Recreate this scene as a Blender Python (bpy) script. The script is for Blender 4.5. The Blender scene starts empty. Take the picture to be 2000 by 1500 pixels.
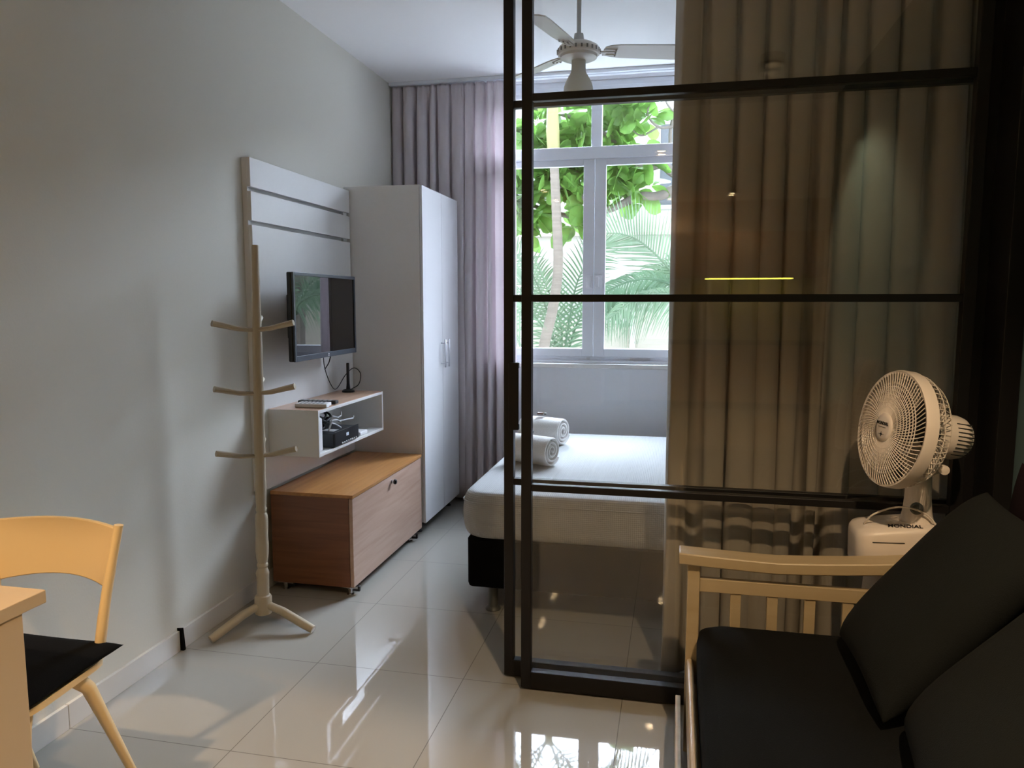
import bpy, bmesh, math, random
from mathutils import Vector, Matrix
random.seed(7)
PI = math.pi
C = bpy.context.scene.collection
S = bpy.context.scene

# ------------------------------------------------------------------ camera
CAMH = 1.4234
cam = bpy.data.cameras.new('camera'); camo = bpy.data.objects.new('camera', cam); C.objects.link(camo)
cam.sensor_width = 36.0; cam.lens = 36.0 * 1464.43 / 2000.0; cam.clip_start = 0.02; cam.clip_end = 100
camo.location = (0, 0, CAMH)
camo.rotation_euler = (math.radians(90 - 6.247), 0, math.radians(12.247))
S.camera = camo

# ------------------------------------------------------------------ world, exposure
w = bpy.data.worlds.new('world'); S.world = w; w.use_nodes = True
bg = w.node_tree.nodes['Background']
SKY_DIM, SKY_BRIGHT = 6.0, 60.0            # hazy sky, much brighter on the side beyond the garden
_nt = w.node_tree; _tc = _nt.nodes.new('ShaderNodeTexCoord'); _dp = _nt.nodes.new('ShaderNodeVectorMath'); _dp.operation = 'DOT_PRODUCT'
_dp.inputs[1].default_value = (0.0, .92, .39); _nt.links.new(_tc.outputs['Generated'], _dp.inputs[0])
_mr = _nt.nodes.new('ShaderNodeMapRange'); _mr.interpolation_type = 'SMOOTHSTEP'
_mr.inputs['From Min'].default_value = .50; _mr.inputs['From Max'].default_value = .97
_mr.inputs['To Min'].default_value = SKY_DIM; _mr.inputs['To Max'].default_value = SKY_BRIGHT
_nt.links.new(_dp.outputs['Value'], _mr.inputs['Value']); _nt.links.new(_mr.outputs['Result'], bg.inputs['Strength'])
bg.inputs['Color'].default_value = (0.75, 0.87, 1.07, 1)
S.view_settings.view_transform = 'Standard'; S.view_settings.look = 'None'
S.view_settings.gamma = 1; S.view_settings.use_curve_mapping = False
S.view_settings.exposure = 0.0
S.cycles.max_bounces = 14; S.cycles.diffuse_bounces = 6; S.cycles.glossy_bounces = 6
S.cycles.transparent_max_bounces = 24; S.cycles.transmission_bounces = 8
S.cycles.use_denoising = True; S.cycles.sample_clamp_indirect = 40.0
S.cycles.caustics_reflective = False; S.cycles.caustics_refractive = False

LAMP_COL = (1.0, 0.71, 0.43)
LAMP_W = 25.0                       # kitchen downlights
TABLE_LAMP_W = 295.0                 # downlight over the table side
DAYBED_FILL_W = 240.0  # added spot that brightens the fan, daybed arm and bed front

# ------------------------------------------------------------------ materials
def mat(name, col, rough=0.5, metal=0.0, spec=0.5, noise=0.0, scale=20.0, bump=0.0, bscale=200.0, stretch=None,
        transl=0.0, coat=0.0):
    m = bpy.data.materials.new(name); m.use_nodes = True
    nt = m.node_tree; b = nt.nodes['Principled BSDF']
    b.inputs['Base Color'].default_value = (*col, 1); b.inputs['Roughness'].default_value = rough
    b.inputs['Metallic'].default_value = metal; b.inputs['Specular IOR Level'].default_value = spec
    b.inputs['Coat Weight'].default_value = coat
    tc = nt.nodes.new('ShaderNodeTexCoord'); mp = nt.nodes.new('ShaderNodeMapping')
    nt.links.new(tc.outputs['Object'], mp.inputs['Vector'])
    if stretch: mp.inputs['Scale'].default_value = stretch
    n = nt.nodes.new('ShaderNodeTexNoise'); n.inputs['Scale'].default_value = scale; n.inputs['Detail'].default_value = 4
    nt.links.new(mp.outputs['Vector'], n.inputs['Vector'])
    if noise > 0:
        r = nt.nodes.new('ShaderNodeMapRange'); r.inputs['From Min'].default_value = .25; r.inputs['From Max'].default_value = .75
        r.inputs['To Min'].default_value = 1 - noise; r.inputs['To Max'].default_value = 1 + noise
        nt.links.new(n.outputs['Fac'], r.inputs['Value'])
        v = nt.nodes.new('ShaderNodeVectorMath'); v.operation = 'SCALE'; v.inputs[0].default_value = col
        nt.links.new(r.outputs['Result'], v.inputs['Scale']); nt.links.new(v.outputs['Vector'], b.inputs['Base Color'])
    if bump > 0:
        n2 = nt.nodes.new('ShaderNodeTexNoise'); n2.inputs['Scale'].default_value = bscale
        nt.links.new(mp.outputs['Vector'], n2.inputs['Vector'])
        bp = nt.nodes.new('ShaderNodeBump'); bp.inputs['Strength'].default_value = bump; bp.inputs['Distance'].default_value = .002
        nt.links.new(n2.outputs['Fac'], bp.inputs['Height']); nt.links.new(bp.outputs['Normal'], b.inputs['Normal'])
    if transl > 0:
        out = nt.nodes['Material Output']; t = nt.nodes.new('ShaderNodeBsdfTranslucent'); mx = nt.nodes.new('ShaderNodeMixShader')
        t.inputs['Color'].default_value = (*col, 1); mx.inputs['Fac'].default_value = transl
        if noise > 0: nt.links.new(v.outputs['Vector'], t.inputs['Color'])
        nt.links.new(b.outputs[0], mx.inputs[1]); nt.links.new(t.outputs[0], mx.inputs[2]); nt.links.new(mx.outputs[0], out.inputs['Surface'])
    return m

def emis(name, col, strength):
    m = bpy.data.materials.new(name); m.use_nodes = True
    b = m.node_tree.nodes['Principled BSDF']
    b.inputs['Base Color'].default_value = (*col, 1)
    b.inputs['Emission Color'].default_value = (*col, 1); b.inputs['Emission Strength'].default_value = strength
    return m

def glass(name, tint, r0):
    """thin pane: clear, with the mirror reflection of glass growing towards grazing angles"""
    m = bpy.data.materials.new(name); m.use_nodes = True; nt = m.node_tree
    nt.nodes.remove(nt.nodes['Principled BSDF']); out = nt.nodes['Material Output']
    t = nt.nodes.new('ShaderNodeBsdfTransparent'); t.inputs['Color'].default_value = (*tint, 1)
    g = nt.nodes.new('ShaderNodeBsdfGlossy'); g.inputs['Roughness'].default_value = 0.0
    ge = nt.nodes.new('ShaderNodeNewGeometry'); d = nt.nodes.new('ShaderNodeVectorMath'); d.operation = 'DOT_PRODUCT'
    nt.links.new(ge.outputs['Incoming'], d.inputs[0]); nt.links.new(ge.outputs['Normal'], d.inputs[1])
    def mth(op, a, b=None):
        n = nt.nodes.new('ShaderNodeMath'); n.operation = op
        for k, q in enumerate((a, b)):
            if q is None: continue
            if isinstance(q, (int, float)): n.inputs[k].default_value = q
            else: nt.links.new(q, n.inputs[k])
        return n.outputs[0]
    f = mth('ADD', mth('MULTIPLY', mth('POWER', mth('SUBTRACT', 1.0, mth('ABSOLUTE', d.outputs['Value'])), 5.0), 1 - r0), r0)
    mx = nt.nodes.new('ShaderNodeMixShader')
    nt.links.new(f, mx.inputs['Fac']); nt.links.new(t.outputs[0], mx.inputs[1]); nt.links.new(g.outputs[0], mx.inputs[2])
    nt.links.new(mx.outputs[0], out.inputs['Surface']); return m

def floor_mat():
    m = bpy.data.materials.new('polished_porcelain_tile'); m.use_nodes = True; nt = m.node_tree; b = nt.nodes['Principled BSDF']
    tc = nt.nodes.new('ShaderNodeTexCoord'); mp = nt.nodes.new('ShaderNodeMapping')
    mp.inputs['Location'].default_value = (1.3553 + 0.6 * 10, -2.0081 + 0.6 * 20, 0)
    nt.links.new(tc.outputs['Object'], mp.inputs['Vector'])
    br = nt.nodes.new('ShaderNodeTexBrick'); br.offset = 0.0; br.squash = 1.0
    br.inputs['Scale'].default_value = 1.0; br.inputs['Brick Width'].default_value = .6; br.inputs['Row Height'].default_value = .6
    br.inputs['Mortar Size'].default_value = .0017; br.inputs['Mortar Smooth'].default_value = .2; br.inputs['Bias'].default_value = 0
    br.inputs['Color1'].default_value = (.325, .31, .275, 1); br.inputs['Color2'].default_value = (.34, .322, .287, 1)
    br.inputs['Mortar'].default_value = (.10, .085, .07, 1)
    nt.links.new(mp.outputs['Vector'], br.inputs['Vector']); nt.links.new(br.outputs['Color'], b.inputs['Base Color'])
    mr = nt.nodes.new('ShaderNodeMapRange'); mr.inputs['To Min'].default_value = .03; mr.inputs['To Max'].default_value = .6
    nt.links.new(br.outputs['Fac'], mr.inputs['Value']); nt.links.new(mr.outputs['Result'], b.inputs['Roughness'])
    b.inputs['Specular IOR Level'].default_value = .62
    n = nt.nodes.new('ShaderNodeTexNoise'); n.inputs['Scale'].default_value = 3.0; nt.links.new(tc.outputs['Object'], n.inputs['Vector'])
    bp = nt.nodes.new('ShaderNodeBump'); bp.inputs['Strength'].default_value = .03; bp.inputs['Distance'].default_value = .004
    nt.links.new(n.outputs['Fac'], bp.inputs['Height']); nt.links.new(bp.outputs['Normal'], b.inputs['Normal'])
    return m

def wood_mat(name, c1, c2, rough=.38, axis=1, sc=1.0):
    m = bpy.data.materials.new(name); m.use_nodes = True; nt = m.node_tree; b = nt.nodes['Principled BSDF']
    tc = nt.nodes.new('ShaderNodeTexCoord'); mp = nt.nodes.new('ShaderNodeMapping')
    s = [26, 26, 26]; s[axis] = 1.6; mp.inputs['Scale'].default_value = [k * sc for k in s]
    nt.links.new(tc.outputs['Object'], mp.inputs['Vector'])
    n = nt.nodes.new('ShaderNodeTexNoise'); n.inputs['Scale'].default_value = 1.5; n.inputs['Detail'].default_value = 6; n.inputs['Distortion'].default_value = .6
    nt.links.new(mp.outputs['Vector'], n.inputs['Vector'])
    cr = nt.nodes.new('ShaderNodeValToRGB'); cr.color_ramp.elements[0].position = .3; cr.color_ramp.elements[1].position = .72
    cr.color_ramp.elements[0].color = (*c1, 1); cr.color_ramp.elements[1].color = (*c2, 1)
    nt.links.new(n.outputs['Fac'], cr.inputs['Fac']); nt.links.new(cr.outputs['Color'], b.inputs['Base Color'])
    b.inputs['Roughness'].default_value = rough
    return m

def waffle_mat():
    m = mat('white_waffle_cotton', (.40, .405, .40), .9)
    nt = m.node_tree; b = nt.nodes['Principled BSDF']
    tc = nt.nodes.new('ShaderNodeTexCoord'); ws = []
    for ax in 'XYZ':
        wv = nt.nodes.new('ShaderNodeTexWave'); wv.bands_direction = ax; wv.inputs['Scale'].default_value = 36
        nt.links.new(tc.outputs['Object'], wv.inputs['Vector']); ws.append(wv)
    a = nt.nodes.new('ShaderNodeMath'); a.operation = 'ADD'; a2 = nt.nodes.new('ShaderNodeMath'); a2.operation = 'ADD'
    nt.links.new(ws[0].outputs['Fac'], a.inputs[0]); nt.links.new(ws[1].outputs['Fac'], a.inputs[1])
    nt.links.new(a.outputs[0], a2.inputs[0]); nt.links.new(ws[2].outputs['Fac'], a2.inputs[1])
    bp = nt.nodes.new('ShaderNodeBump'); bp.inputs['Strength'].default_value = .35; bp.inputs['Distance'].default_value = .003
    nt.links.new(a2.outputs[0], bp.inputs['Height']); nt.links.new(bp.outputs['Normal'], b.inputs['Normal'])
    return m

M = dict(
    floor=floor_mat(),
    wall=mat('grey_paint', (.64, .615, .54), .75, bump=.15, bscale=120),
    wallw=mat('pale_grey_paint', (.84, .85, .88), .7, bump=.1, bscale=120),
    teal=mat('dark_teal_paint', (.13, .21, .22), .7, bump=.1, bscale=120),
    cream=mat('cream_paint', (.62, .52, .40), .8, bump=.1),
    ceil=mat('ceiling_white', (.93, .93, .94), .9, bump=.1, bscale=90),
    skirting=mat('white_tile_skirting', (.62, .60, .56), .25),
    alu=mat('white_aluminium', (.76, .79, .84), .35),
    marble=mat('white_marble', (.75, .73, .70), .25, noise=.08, scale=6),
    black=mat('black_metal', (.008, .007, .007), .42, metal=0.0, spec=.3),
    glass=glass('thin_clear_glass', (.96, .965, .96), .075),
    wglass=glass('window_glass', (.98, .985, .985), .025),
    mel=mat('white_melamine', (.70, .69, .67), .38, noise=.01, scale=40),
    melb=mat('gloss_white_melamine', (.68, .68, .685), .28),
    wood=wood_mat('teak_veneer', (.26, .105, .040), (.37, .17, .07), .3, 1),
    wood_shaded=wood_mat('teak_veneer_shaded', (.15, .052, .022), (.22, .088, .038), .3, 0),  # same teak, shade on the chest side darkened into the colour
    wood_lit=wood_mat('teak_veneer_lit', (.36, .16, .05), (.50, .245, .085), .3, 1),  # same teak, light on the chest top put into the colour
    wood_pale=wood_mat('pale_oak_veneer', (.46, .28, .18), (.56, .36, .24), .35, 1),
    chrome=mat('chrome', (.72, .72, .74), .18, metal=1),
    steel=mat('brushed_nickel', (.62, .63, .66), .3, metal=.5),
    latch=mat('satin_silver_latch', (.86, .88, .92), .25),
    grey_plastic=mat('grey_plastic', (.09, .095, .09), .4),
    rack=mat('cream_lacquered_wood', (.40, .335, .235), .42, noise=.05, scale=12),
    curtain=mat('taupe_curtain_cloth', (.78, .725, .745), .95, bump=.25, bscale=500, transl=.38),
    curtain2=mat('taupe_divider_cloth', (.44, .385, .31), .95, bump=.25, bscale=500, transl=.22),
    sheet=waffle_mat(),
    towel=mat('white_terry', (.82, .80, .77), 1.0, bump=.9, bscale=260),
    soap=mat('brown_soap_wrap', (.10, .035, .022), .5),
    bfab=mat('black_fabric', (.003, .003, .003), .95, spec=.1, bump=.3, bscale=400),
    sofafab=mat('charcoal_fabric', (.004, .0045, .0045), .95, spec=.15, bump=.4, bscale=350, noise=.08, scale=8),
    pillfab=mat('dark_grey_pillow_fabric', (.008, .0095, .009), .95, spec=.2, bump=.4, bscale=350, noise=.06, scale=8),
    plum=mat('dark_plum_fabric', (.012, .005, .008), .95, spec=.15, bump=.4, bscale=350),
    ivory=mat('ivory_plastic', (.84, .61, .31), .38),
    table=mat('ivory_laminate', (.58, .43, .26), .35),
    sofawood=wood_mat('pale_varnished_pine', (.39, .30, .17), (.45, .355, .215), .4, 0, .6),
    fanw=mat('white_abs_plastic', (.74, .66, .58), .35),
    fand=mat('dark_fan_blade', (.012, .012, .014), .4),
    tvb=mat('gloss_black_plastic', (.008, .009, .011), .22),
    tvs=mat('tv_screen_glass', (.002, .002, .003), .02, spec=.55),
    print=mat('printed_black_ink', (.01, .01, .01), .5),
    whitep=mat('white_plastic', (.74, .73, .72), .4),
    blackp=mat('matt_black_plastic', (.012, .012, .013), .5),
    greyc=mat('pale_grey_cable', (.45, .45, .45), .5),
    shade=mat('frosted_glass_shade', (.72, .72, .66), .3, transl=.45),
    fanc=mat('ceiling_fan_white', (.66, .64, .60), .35),
    leaf=mat('broad_leaf_green', (.15, .30, .06), .4, noise=.55, scale=4.5, transl=.45),
    palm=mat('palm_leaf_green', (.09, .165, .085), .4, noise=.3, scale=3, transl=.3),
    palm2=mat('palm_leaf_pale_green', (.14, .21, .12), .4, noise=.3, scale=3, transl=.3),
    bark=mat('grey_bark', (.17, .145, .12), .9, noise=.3, scale=9, bump=.6, bscale=25),
    pbark=mat('ringed_palm_bark', (.20, .165, .13), .9, noise=.25, scale=14, stretch=(.3, .3, 3), bump=.6, bscale=25),
    crown=mat('pale_crownshaft', (.27, .25, .10), .5),
    facade=mat('beige_render', (.40, .36, .29), .9, noise=.04, scale=2),
    facade2=mat('cream_render', (.50, .475, .41), .9, noise=.03, scale=2),
    pane=mat('dark_window_pane', (.12, .13, .14), .1),
    ground=mat('pale_paving', (.74, .73, .70), .9, noise=.1, scale=3),
    kit=wood_mat('warm_cabinet_veneer', (.42, .24, .12), (.52, .31, .17), .4, 2),
)

# ------------------------------------------------------------------ helpers
def box(bm, x0, x1, y0, y1, z0, z1, mtx=None):
    vs = [Vector((x, y, z)) for x in (x0, x1) for y in (y0, y1) for z in (z0, z1)]
    if mtx: vs = [mtx @ v for v in vs]
    v = [bm.verts.new(p) for p in vs]
    for f in ((0, 1, 3, 2), (4, 6, 7, 5), (0, 4, 5, 1), (2, 3, 7, 6), (0, 2, 6, 4), (1, 5, 7, 3)):
        bm.faces.new([v[i] for i in f])

def frame_of(d):
    d = d.normalized(); a = Vector((0, 0, 1)) if abs(d.z) < .9 else Vector((1, 0, 0))
    u = d.cross(a).normalized(); return u, d.cross(u).normalized()

def tube(bm, pts, r, n=10, cap=True, flat=1.0):
    pts = [Vector(p) for p in pts]; rs = r if isinstance(r, (list, tuple)) else [r] * len(pts)
    rings = []; u0 = None
    for i, p in enumerate(pts):
        d = (pts[min(i + 1, len(pts) - 1)] - pts[max(i - 1, 0)]).normalized()
        if u0 is None: u, v = frame_of(d)
        else:
            u = (u0 - d * u0.dot(d)).normalized(); v = d.cross(u).normalized()
        u0 = u
        rings.append([bm.verts.new(p + (u * math.cos(2 * PI * k / n) + v * flat * math.sin(2 * PI * k / n)) * rs[i]) for k in range(n)])
    for a, b in zip(rings, rings[1:]):
        for k in range(n): bm.faces.new([a[k], a[(k + 1) % n], b[(k + 1) % n], b[k]])
    if cap: bm.faces.new(rings[0][::-1]); bm.faces.new(rings[-1])

def lathe(bm, prof, mtx, n=32, cap=True):
    """prof: (radius, height) pairs along local z"""
    rings = [[bm.verts.new(mtx @ Vector((max(r, 1e-4) * math.cos(2 * PI * k / n), max(r, 1e-4) * math.sin(2 * PI * k / n), h))) for k in range(n)] for r, h in prof]
    for a, b in zip(rings, rings[1:]):
        for k in range(n): bm.faces.new([a[k], a[(k + 1) % n], b[(k + 1) % n], b[k]])
    if cap: bm.faces.new(rings[0][::-1]); bm.faces.new(rings[-1])

def T(x, y, z): return Matrix.Translation((x, y, z))
def wloc(o):
    v = Vector((0, 0, 0))
    while o: v += Vector(o.location); o = o.parent
    return v

def obj(name, bm, m, parent=None, smooth=False, bevel=0.0, sub=0, loc=None, seg=2):
    """bm is in world coordinates; it becomes ONE mesh object"""
    bmesh.ops.recalc_face_normals(bm, faces=bm.faces[:])
    o = bpy.data.objects.new(name, bpy.data.meshes.new(name)); C.objects.link(o)
    if parent: o.parent = parent; off = wloc(parent)
    else: off = Vector(loc) if loc else Vector((0, 0, 0)); o.location = off
    bmesh.ops.translate(bm, verts=bm.verts[:], vec=-off)
    bm.to_mesh(o.data); bm.free()
    o.data.materials.append(m)
    if bevel:
        b = o.modifiers.new('bevel', 'BEVEL'); b.width = bevel; b.segments = seg; b.limit_method = 'ANGLE'; b.angle_limit = math.radians(40)
    if sub:
        s = o.modifiers.new('sub', 'SUBSURF'); s.levels = sub; s.render_levels = sub
    if smooth:
        for p in o.data.polygons: p.use_smooth = True
        if smooth == 'auto':
            o.data.set_sharp_from_angle(angle=math.radians(35))
    return o

def B(*boxes):
    bm = bmesh.new()
    for b in boxes: box(bm, *b)
    return bm

def thing(name, label, cat, loc=(0, 0, 0), group=None):
    o = bpy.data.objects.new(name, None); C.objects.link(o); o.location = loc
    o.empty_display_size = .1; return tag(o, label, cat, group)

def tag(o, label, cat, group=None):
    o['label'] = label; o['category'] = cat
    if group: o['group'] = group
    return o

def struct(name, bm, m, parent=None, **k):
    o = obj(name, bm, m, parent, **k)
    if parent is None: o['kind'] = 'structure'
    return o

def dup(root, loc, label=None, name=None):
    r = root.copy(); C.objects.link(r); r.location = loc
    if label: r['label'] = label
    for ch in list(root.children):
        c = ch.copy(); C.objects.link(c); c.parent = r
        for g in ch.children:
            d = g.copy(); C.objects.link(d); d.parent = c
    return r

def lettering(name, text, size, mtx, m, parent, thick=.0004):
    cu = bpy.data.curves.new(name, 'FONT'); cu.body = text; cu.size = size; cu.align_x = 'CENTER'; cu.align_y = 'CENTER'; cu.extrude = thick
    cu.offset = size * .02
    t = bpy.data.objects.new(name + '_src', cu); C.objects.link(t)
    dg = bpy.context.evaluated_depsgraph_get(); me = bpy.data.meshes.new_from_object(t.evaluated_get(dg))
    bpy.data.objects.remove(t); bpy.data.curves.remove(cu)
    o = bpy.data.objects.new(name, me); C.objects.link(o); me.materials.clear(); me.materials.append(m)
    me.transform(mtx); me.transform(T(*(-wloc(parent)))); o.parent = parent
    return o

def cushion(bm, mtx, a, b, t, n=14, pw=3.0, pinch=.06, bias=0.0):
    """a, b half sizes, t half thickness; soft seams and slightly pulled-in sides"""
    top = {}; bot = {}
    for i in range(n + 1):
        for j in range(n + 1):
            u = -1 + 2 * i / n; v = -1 + 2 * j / n
            u = math.sin(u * PI / 2); v = math.sin(v * PI / 2)
            h = t * max(0, (1 - abs(u) ** pw)) ** .5 * max(0, (1 - abs(v) ** pw)) ** .5
            x = a * u * (1 - pinch * (1 - v * v)); y = b * v * (1 - pinch * (1 - u * u))
            edge = i in (0, n) or j in (0, n)
            top[i, j] = bm.verts.new(mtx @ Vector((x, y, h + bias * t)))
            bot[i, j] = top[i, j] if edge else bm.verts.new(mtx @ Vector((x, y, -h + bias * t)))
    for i in range(n):
        for j in range(n):
            bm.faces.new([top[i, j], top[i + 1, j], top[i + 1, j + 1], top[i, j + 1]])
            q = [bot[i, j], bot[i, j + 1], bot[i + 1, j + 1], bot[i + 1, j]]
            try: bm.faces.new(q)
            except ValueError: pass

# ================================================================== THE ROOM
XW = -1.9655; ZC = 2.919; YWIN = 5.2; XR = 1.03
struct('floor', B((XW - .15, 2.6, -5.7, 5.45, -.12, 0)), M['floor'])
struct('ceiling', B((XW - .15, XR + .15, 2.53, 5.45, ZC, ZC + .12)), M['ceil'])
struct('ceiling', B((XW - .15, 2.6, -5.7, 2.53, 2.80, 2.92)), M['ceil'])
struct('wall_left', B((XW - .15, XW, -5.7, 5.45, 0, ZC)), M['wall'])
struct('wall_header', B((XW, XR, 2.53, 2.72, 2.80, ZC),), M['ceil'])
WX0, WX1, WZ0, WZ1 = -1.36, .25, 1.0, 2.90
struct('wall_window', B((XW, WX0, YWIN, YWIN + .2, 0, ZC), (WX1, XR, YWIN, YWIN + .2, 0, ZC), (WX0, WX1, YWIN, YWIN + .2, 0, WZ0),
                        (WX0, WX1, YWIN, YWIN + .2, WZ1, ZC)), M['wallw'])
struct('wall_bedside', B((XR, XR + .15, 2.70, 5.40, 0, ZC)), M['wallw'])
struct('wall_right', B((XR, XR + .15, -.3, 2.70, 0, 2.80)), M['teal'])
struct('wall_return', B((XR, 2.6, -.45, -.3, 0, 2.80)), M['cream'])
struct('wall_side', B((2.45, 2.6, -5.6, -.45, 0, 2.80)), M['cream'])
struct('wall_back', B((XW, 2.6, -5.7, -5.6, 0, 2.80)), M['cream'])
# skirting of white tile, cut every 0.6 m
bm = bmesh.new()
for y0, y1 in ((-.4, .2), (.203, .8), (.803, 1.4), (1.403, 2.003), (2.006, 2.583), (2.602, 3.2), (3.203, 3.8), (3.803, 4.4), (4.403, 5.19)):
    box(bm, XW, XW + .014, y0, y1, 0, .086)
struct('baseboard_left', bm, M['skirting'], bevel=.0015)
struct('baseboard_window', B((XW + .014, XR, YWIN - .012, YWIN, 0, .086)), M['skirting'])
# black foam strip where the skirting meets the door track
bm = bmesh.new()
pts = [(XW + .001, 2.586), (XW + .026, 2.585), (XW + .028, 2.599), (XW + .001, 2.6)]
lo = [bm.verts.new((x, y, .001)) for x, y in pts]; hi = [bm.verts.new((x - .004, y - .002 * i, .096 - .004 * (i % 2))) for i, (x, y) in enumerate(pts)]
bm.faces.new(lo); bm.faces.new(hi)
for i in range(4): bm.faces.new([lo[i], lo[(i + 1) % 4], hi[(i + 1) % 4], hi[i]])
tag(obj('weather_strip', bm, M['bfab'], loc=(XW, 2.592, 0), bevel=.001), 'black strip in a gap of the white skirting at the foot of the wall', 'strip')

# window frame
fw = bmesh.new()
Y0, Y1 = 5.215, 5.27
def fr(bm, x0, x1, z0, z1, y0=Y0, y1=Y1): box(bm, x0, x1, y0, y1, z0, z1)
fr(fw, WX0, WX0 + .05, WZ0, WZ1); fr(fw, WX1 - .05, WX1, WZ0, WZ1)
fr(fw, WX0, WX1, 2.80, WZ1); fr(fw, WX0, WX1, WZ0, 1.045)
fr(fw, WX0, WX1, 2.385, 2.463, Y0 - .03, Y1)          # transom, stands proud
fr(fw, WX0, WX1, 2.83, 2.86, Y0 - .012, Y1)
fr(fw, -.584, -.512, 2.46, 2.81)
fr(fw, WX0, WX1, 1.0, 1.018, Y0 - .03, Y1)
win = struct('window_1', fw, M['alu'], bevel=.003)
for nm, x0, x1 in (('window_sash', WX0 + .05, -.5565), ('window_sash', -.5535, WX1 - .05)):
    b = bmesh.new(); sw = .075
    fr(b, x0, x0 + sw, 1.045, 2.385, Y0 - .008, Y0 + .03); fr(b, x1 - sw, x1, 1.045, 2.385, Y0 - .008, Y0 + .03)
    fr(b, x0 + sw, x1 - sw, 1.045, 1.10, Y0 - .008, Y0 + .03); fr(b, x0 + sw, x1 - sw, 2.342, 2.385, Y0 - .008, Y0 + .03)
    fr(b, x0 + sw - .004, x1 - sw + .004, 1.096, 1.104, Y0 + .004, Y0 + .02)
    s = obj(nm, b, M['alu'], win, bevel=.003)
    p = obj('window_pane', B((x0 + sw - .003, x1 - sw + .003, Y0 + .012, Y0 + .015, 1.097, 2.345)), M['wglass'], s)
for x0, x1 in ((WX0 + .05, -.584), (-.512, WX1 - .05)):
    obj('window_pane', B((x0, x1, Y0 + .025, Y0 + .028, 2.463, 2.80)), M['wglass'], win)
for x in (-.587, -.527):
    b = bmesh.new(); box(b, x - .024, x + .024, Y0 - .014, Y0 - .008, 1.515, 1.605); box(b, x - .012, x + .010, Y0 - .034, Y0 - .014, 1.525, 1.595)
    obj('window_latch', b, M['latch'], win, bevel=.003)
obj('drain_cap', B((-.60, -.575, Y0 - .004, Y0 - .001, 1.024, 1.038), (-.30, -.16, Y0 - .004, Y0 - .001, 1.023, 1.038)), M['steel'], win)
struct('trim_1', B((WX0 - .03, WX1 + .03, 5.13, 5.215, .968, .9995)), M['marble'], bevel=.006)
# curtain track right under the ceiling
struct('trim_2', B((XW + .005, XR - .01, 5.035, 5.06, ZC - .022, ZC - .001), (XW + .005, XR - .01, 5.085, 5.11, ZC - .022, ZC - .001)), M['alu'], bevel=.002)

# ================================================================== SLIDING GLASS DOORS
def door_panel(root, x0, x1, y, bars, zt=2.74):
    st = .036; d = .036
    for xa, xb in ((x0, x0 + st), (x1 - st, x1)):
        obj('stile', B((xa, xb, y, y + d, .01, zt)), M['black'], root, bevel=.002)
    obj('bottom_rail', B((x0 + st, x1 - st, y, y + d, .01, .072)), M['black'], root, bevel=.002)
    obj('top_rail', B((x0 + st, x1 - st, y, y + d, zt - .06, zt)), M['black'], root, bevel=.002)
    for z in bars:
        obj('glazing_bar', B((x0 + st, x1 - st, y + .004, y + d - .004, z - .0125, z + .0125)), M['black'], root, bevel=.002)
    zz = [.072] + list(bars) + [zt - .06]
    for a, b in zip(zz, zz[1:]):
        lo = a if a == .072 else a + .0125; hi = b if b == zt - .06 else b - .0125
        bm = bmesh.new(); yy = y + d / 2
        bm.faces.new([bm.verts.new(p) for p in ((x0 + st, yy, lo), (x1 - st, yy, lo), (x1 - st, yy, hi), (x0 + st, yy, hi))])
        obj('glass_pane', bm, M['glass'], root)
BARS = (.762, 1.436, 2.112)
dr = thing('sliding_door', 'front black framed sliding glass door nearest the daybed, overlapping a second one', 'door', (.19, 2.594, 0))
door_panel(dr, -.526, .905, 2.576, BARS)
d2 = thing('sliding_door', 'rear black framed sliding glass door with a long pull handle on its left stile', 'door', (.2, 2.672, 0))
door_panel(d2, -.607, .96, 2.654, BARS)
b = bmesh.new(); box(b, -.585, -.548, 2.634, 2.640, .96, 1.205); box(b, -.585, -.548, 2.640, 2.655, 1.185, 1.205); box(b, -.585, -.548, 2.640, 2.655, .96, .98)
obj('pull_handle', b, M['black'], d2, bevel=.002)
struct('trim_3', B((.975, XR - .002, 2.54, 2.705, 0, 2.745)), M['black'], bevel=.002)
struct('trim_4', B((XW + .02, XR - .002, 2.56, 2.70, 2.746, 2.798)), M['black'], bevel=.002)

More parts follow.
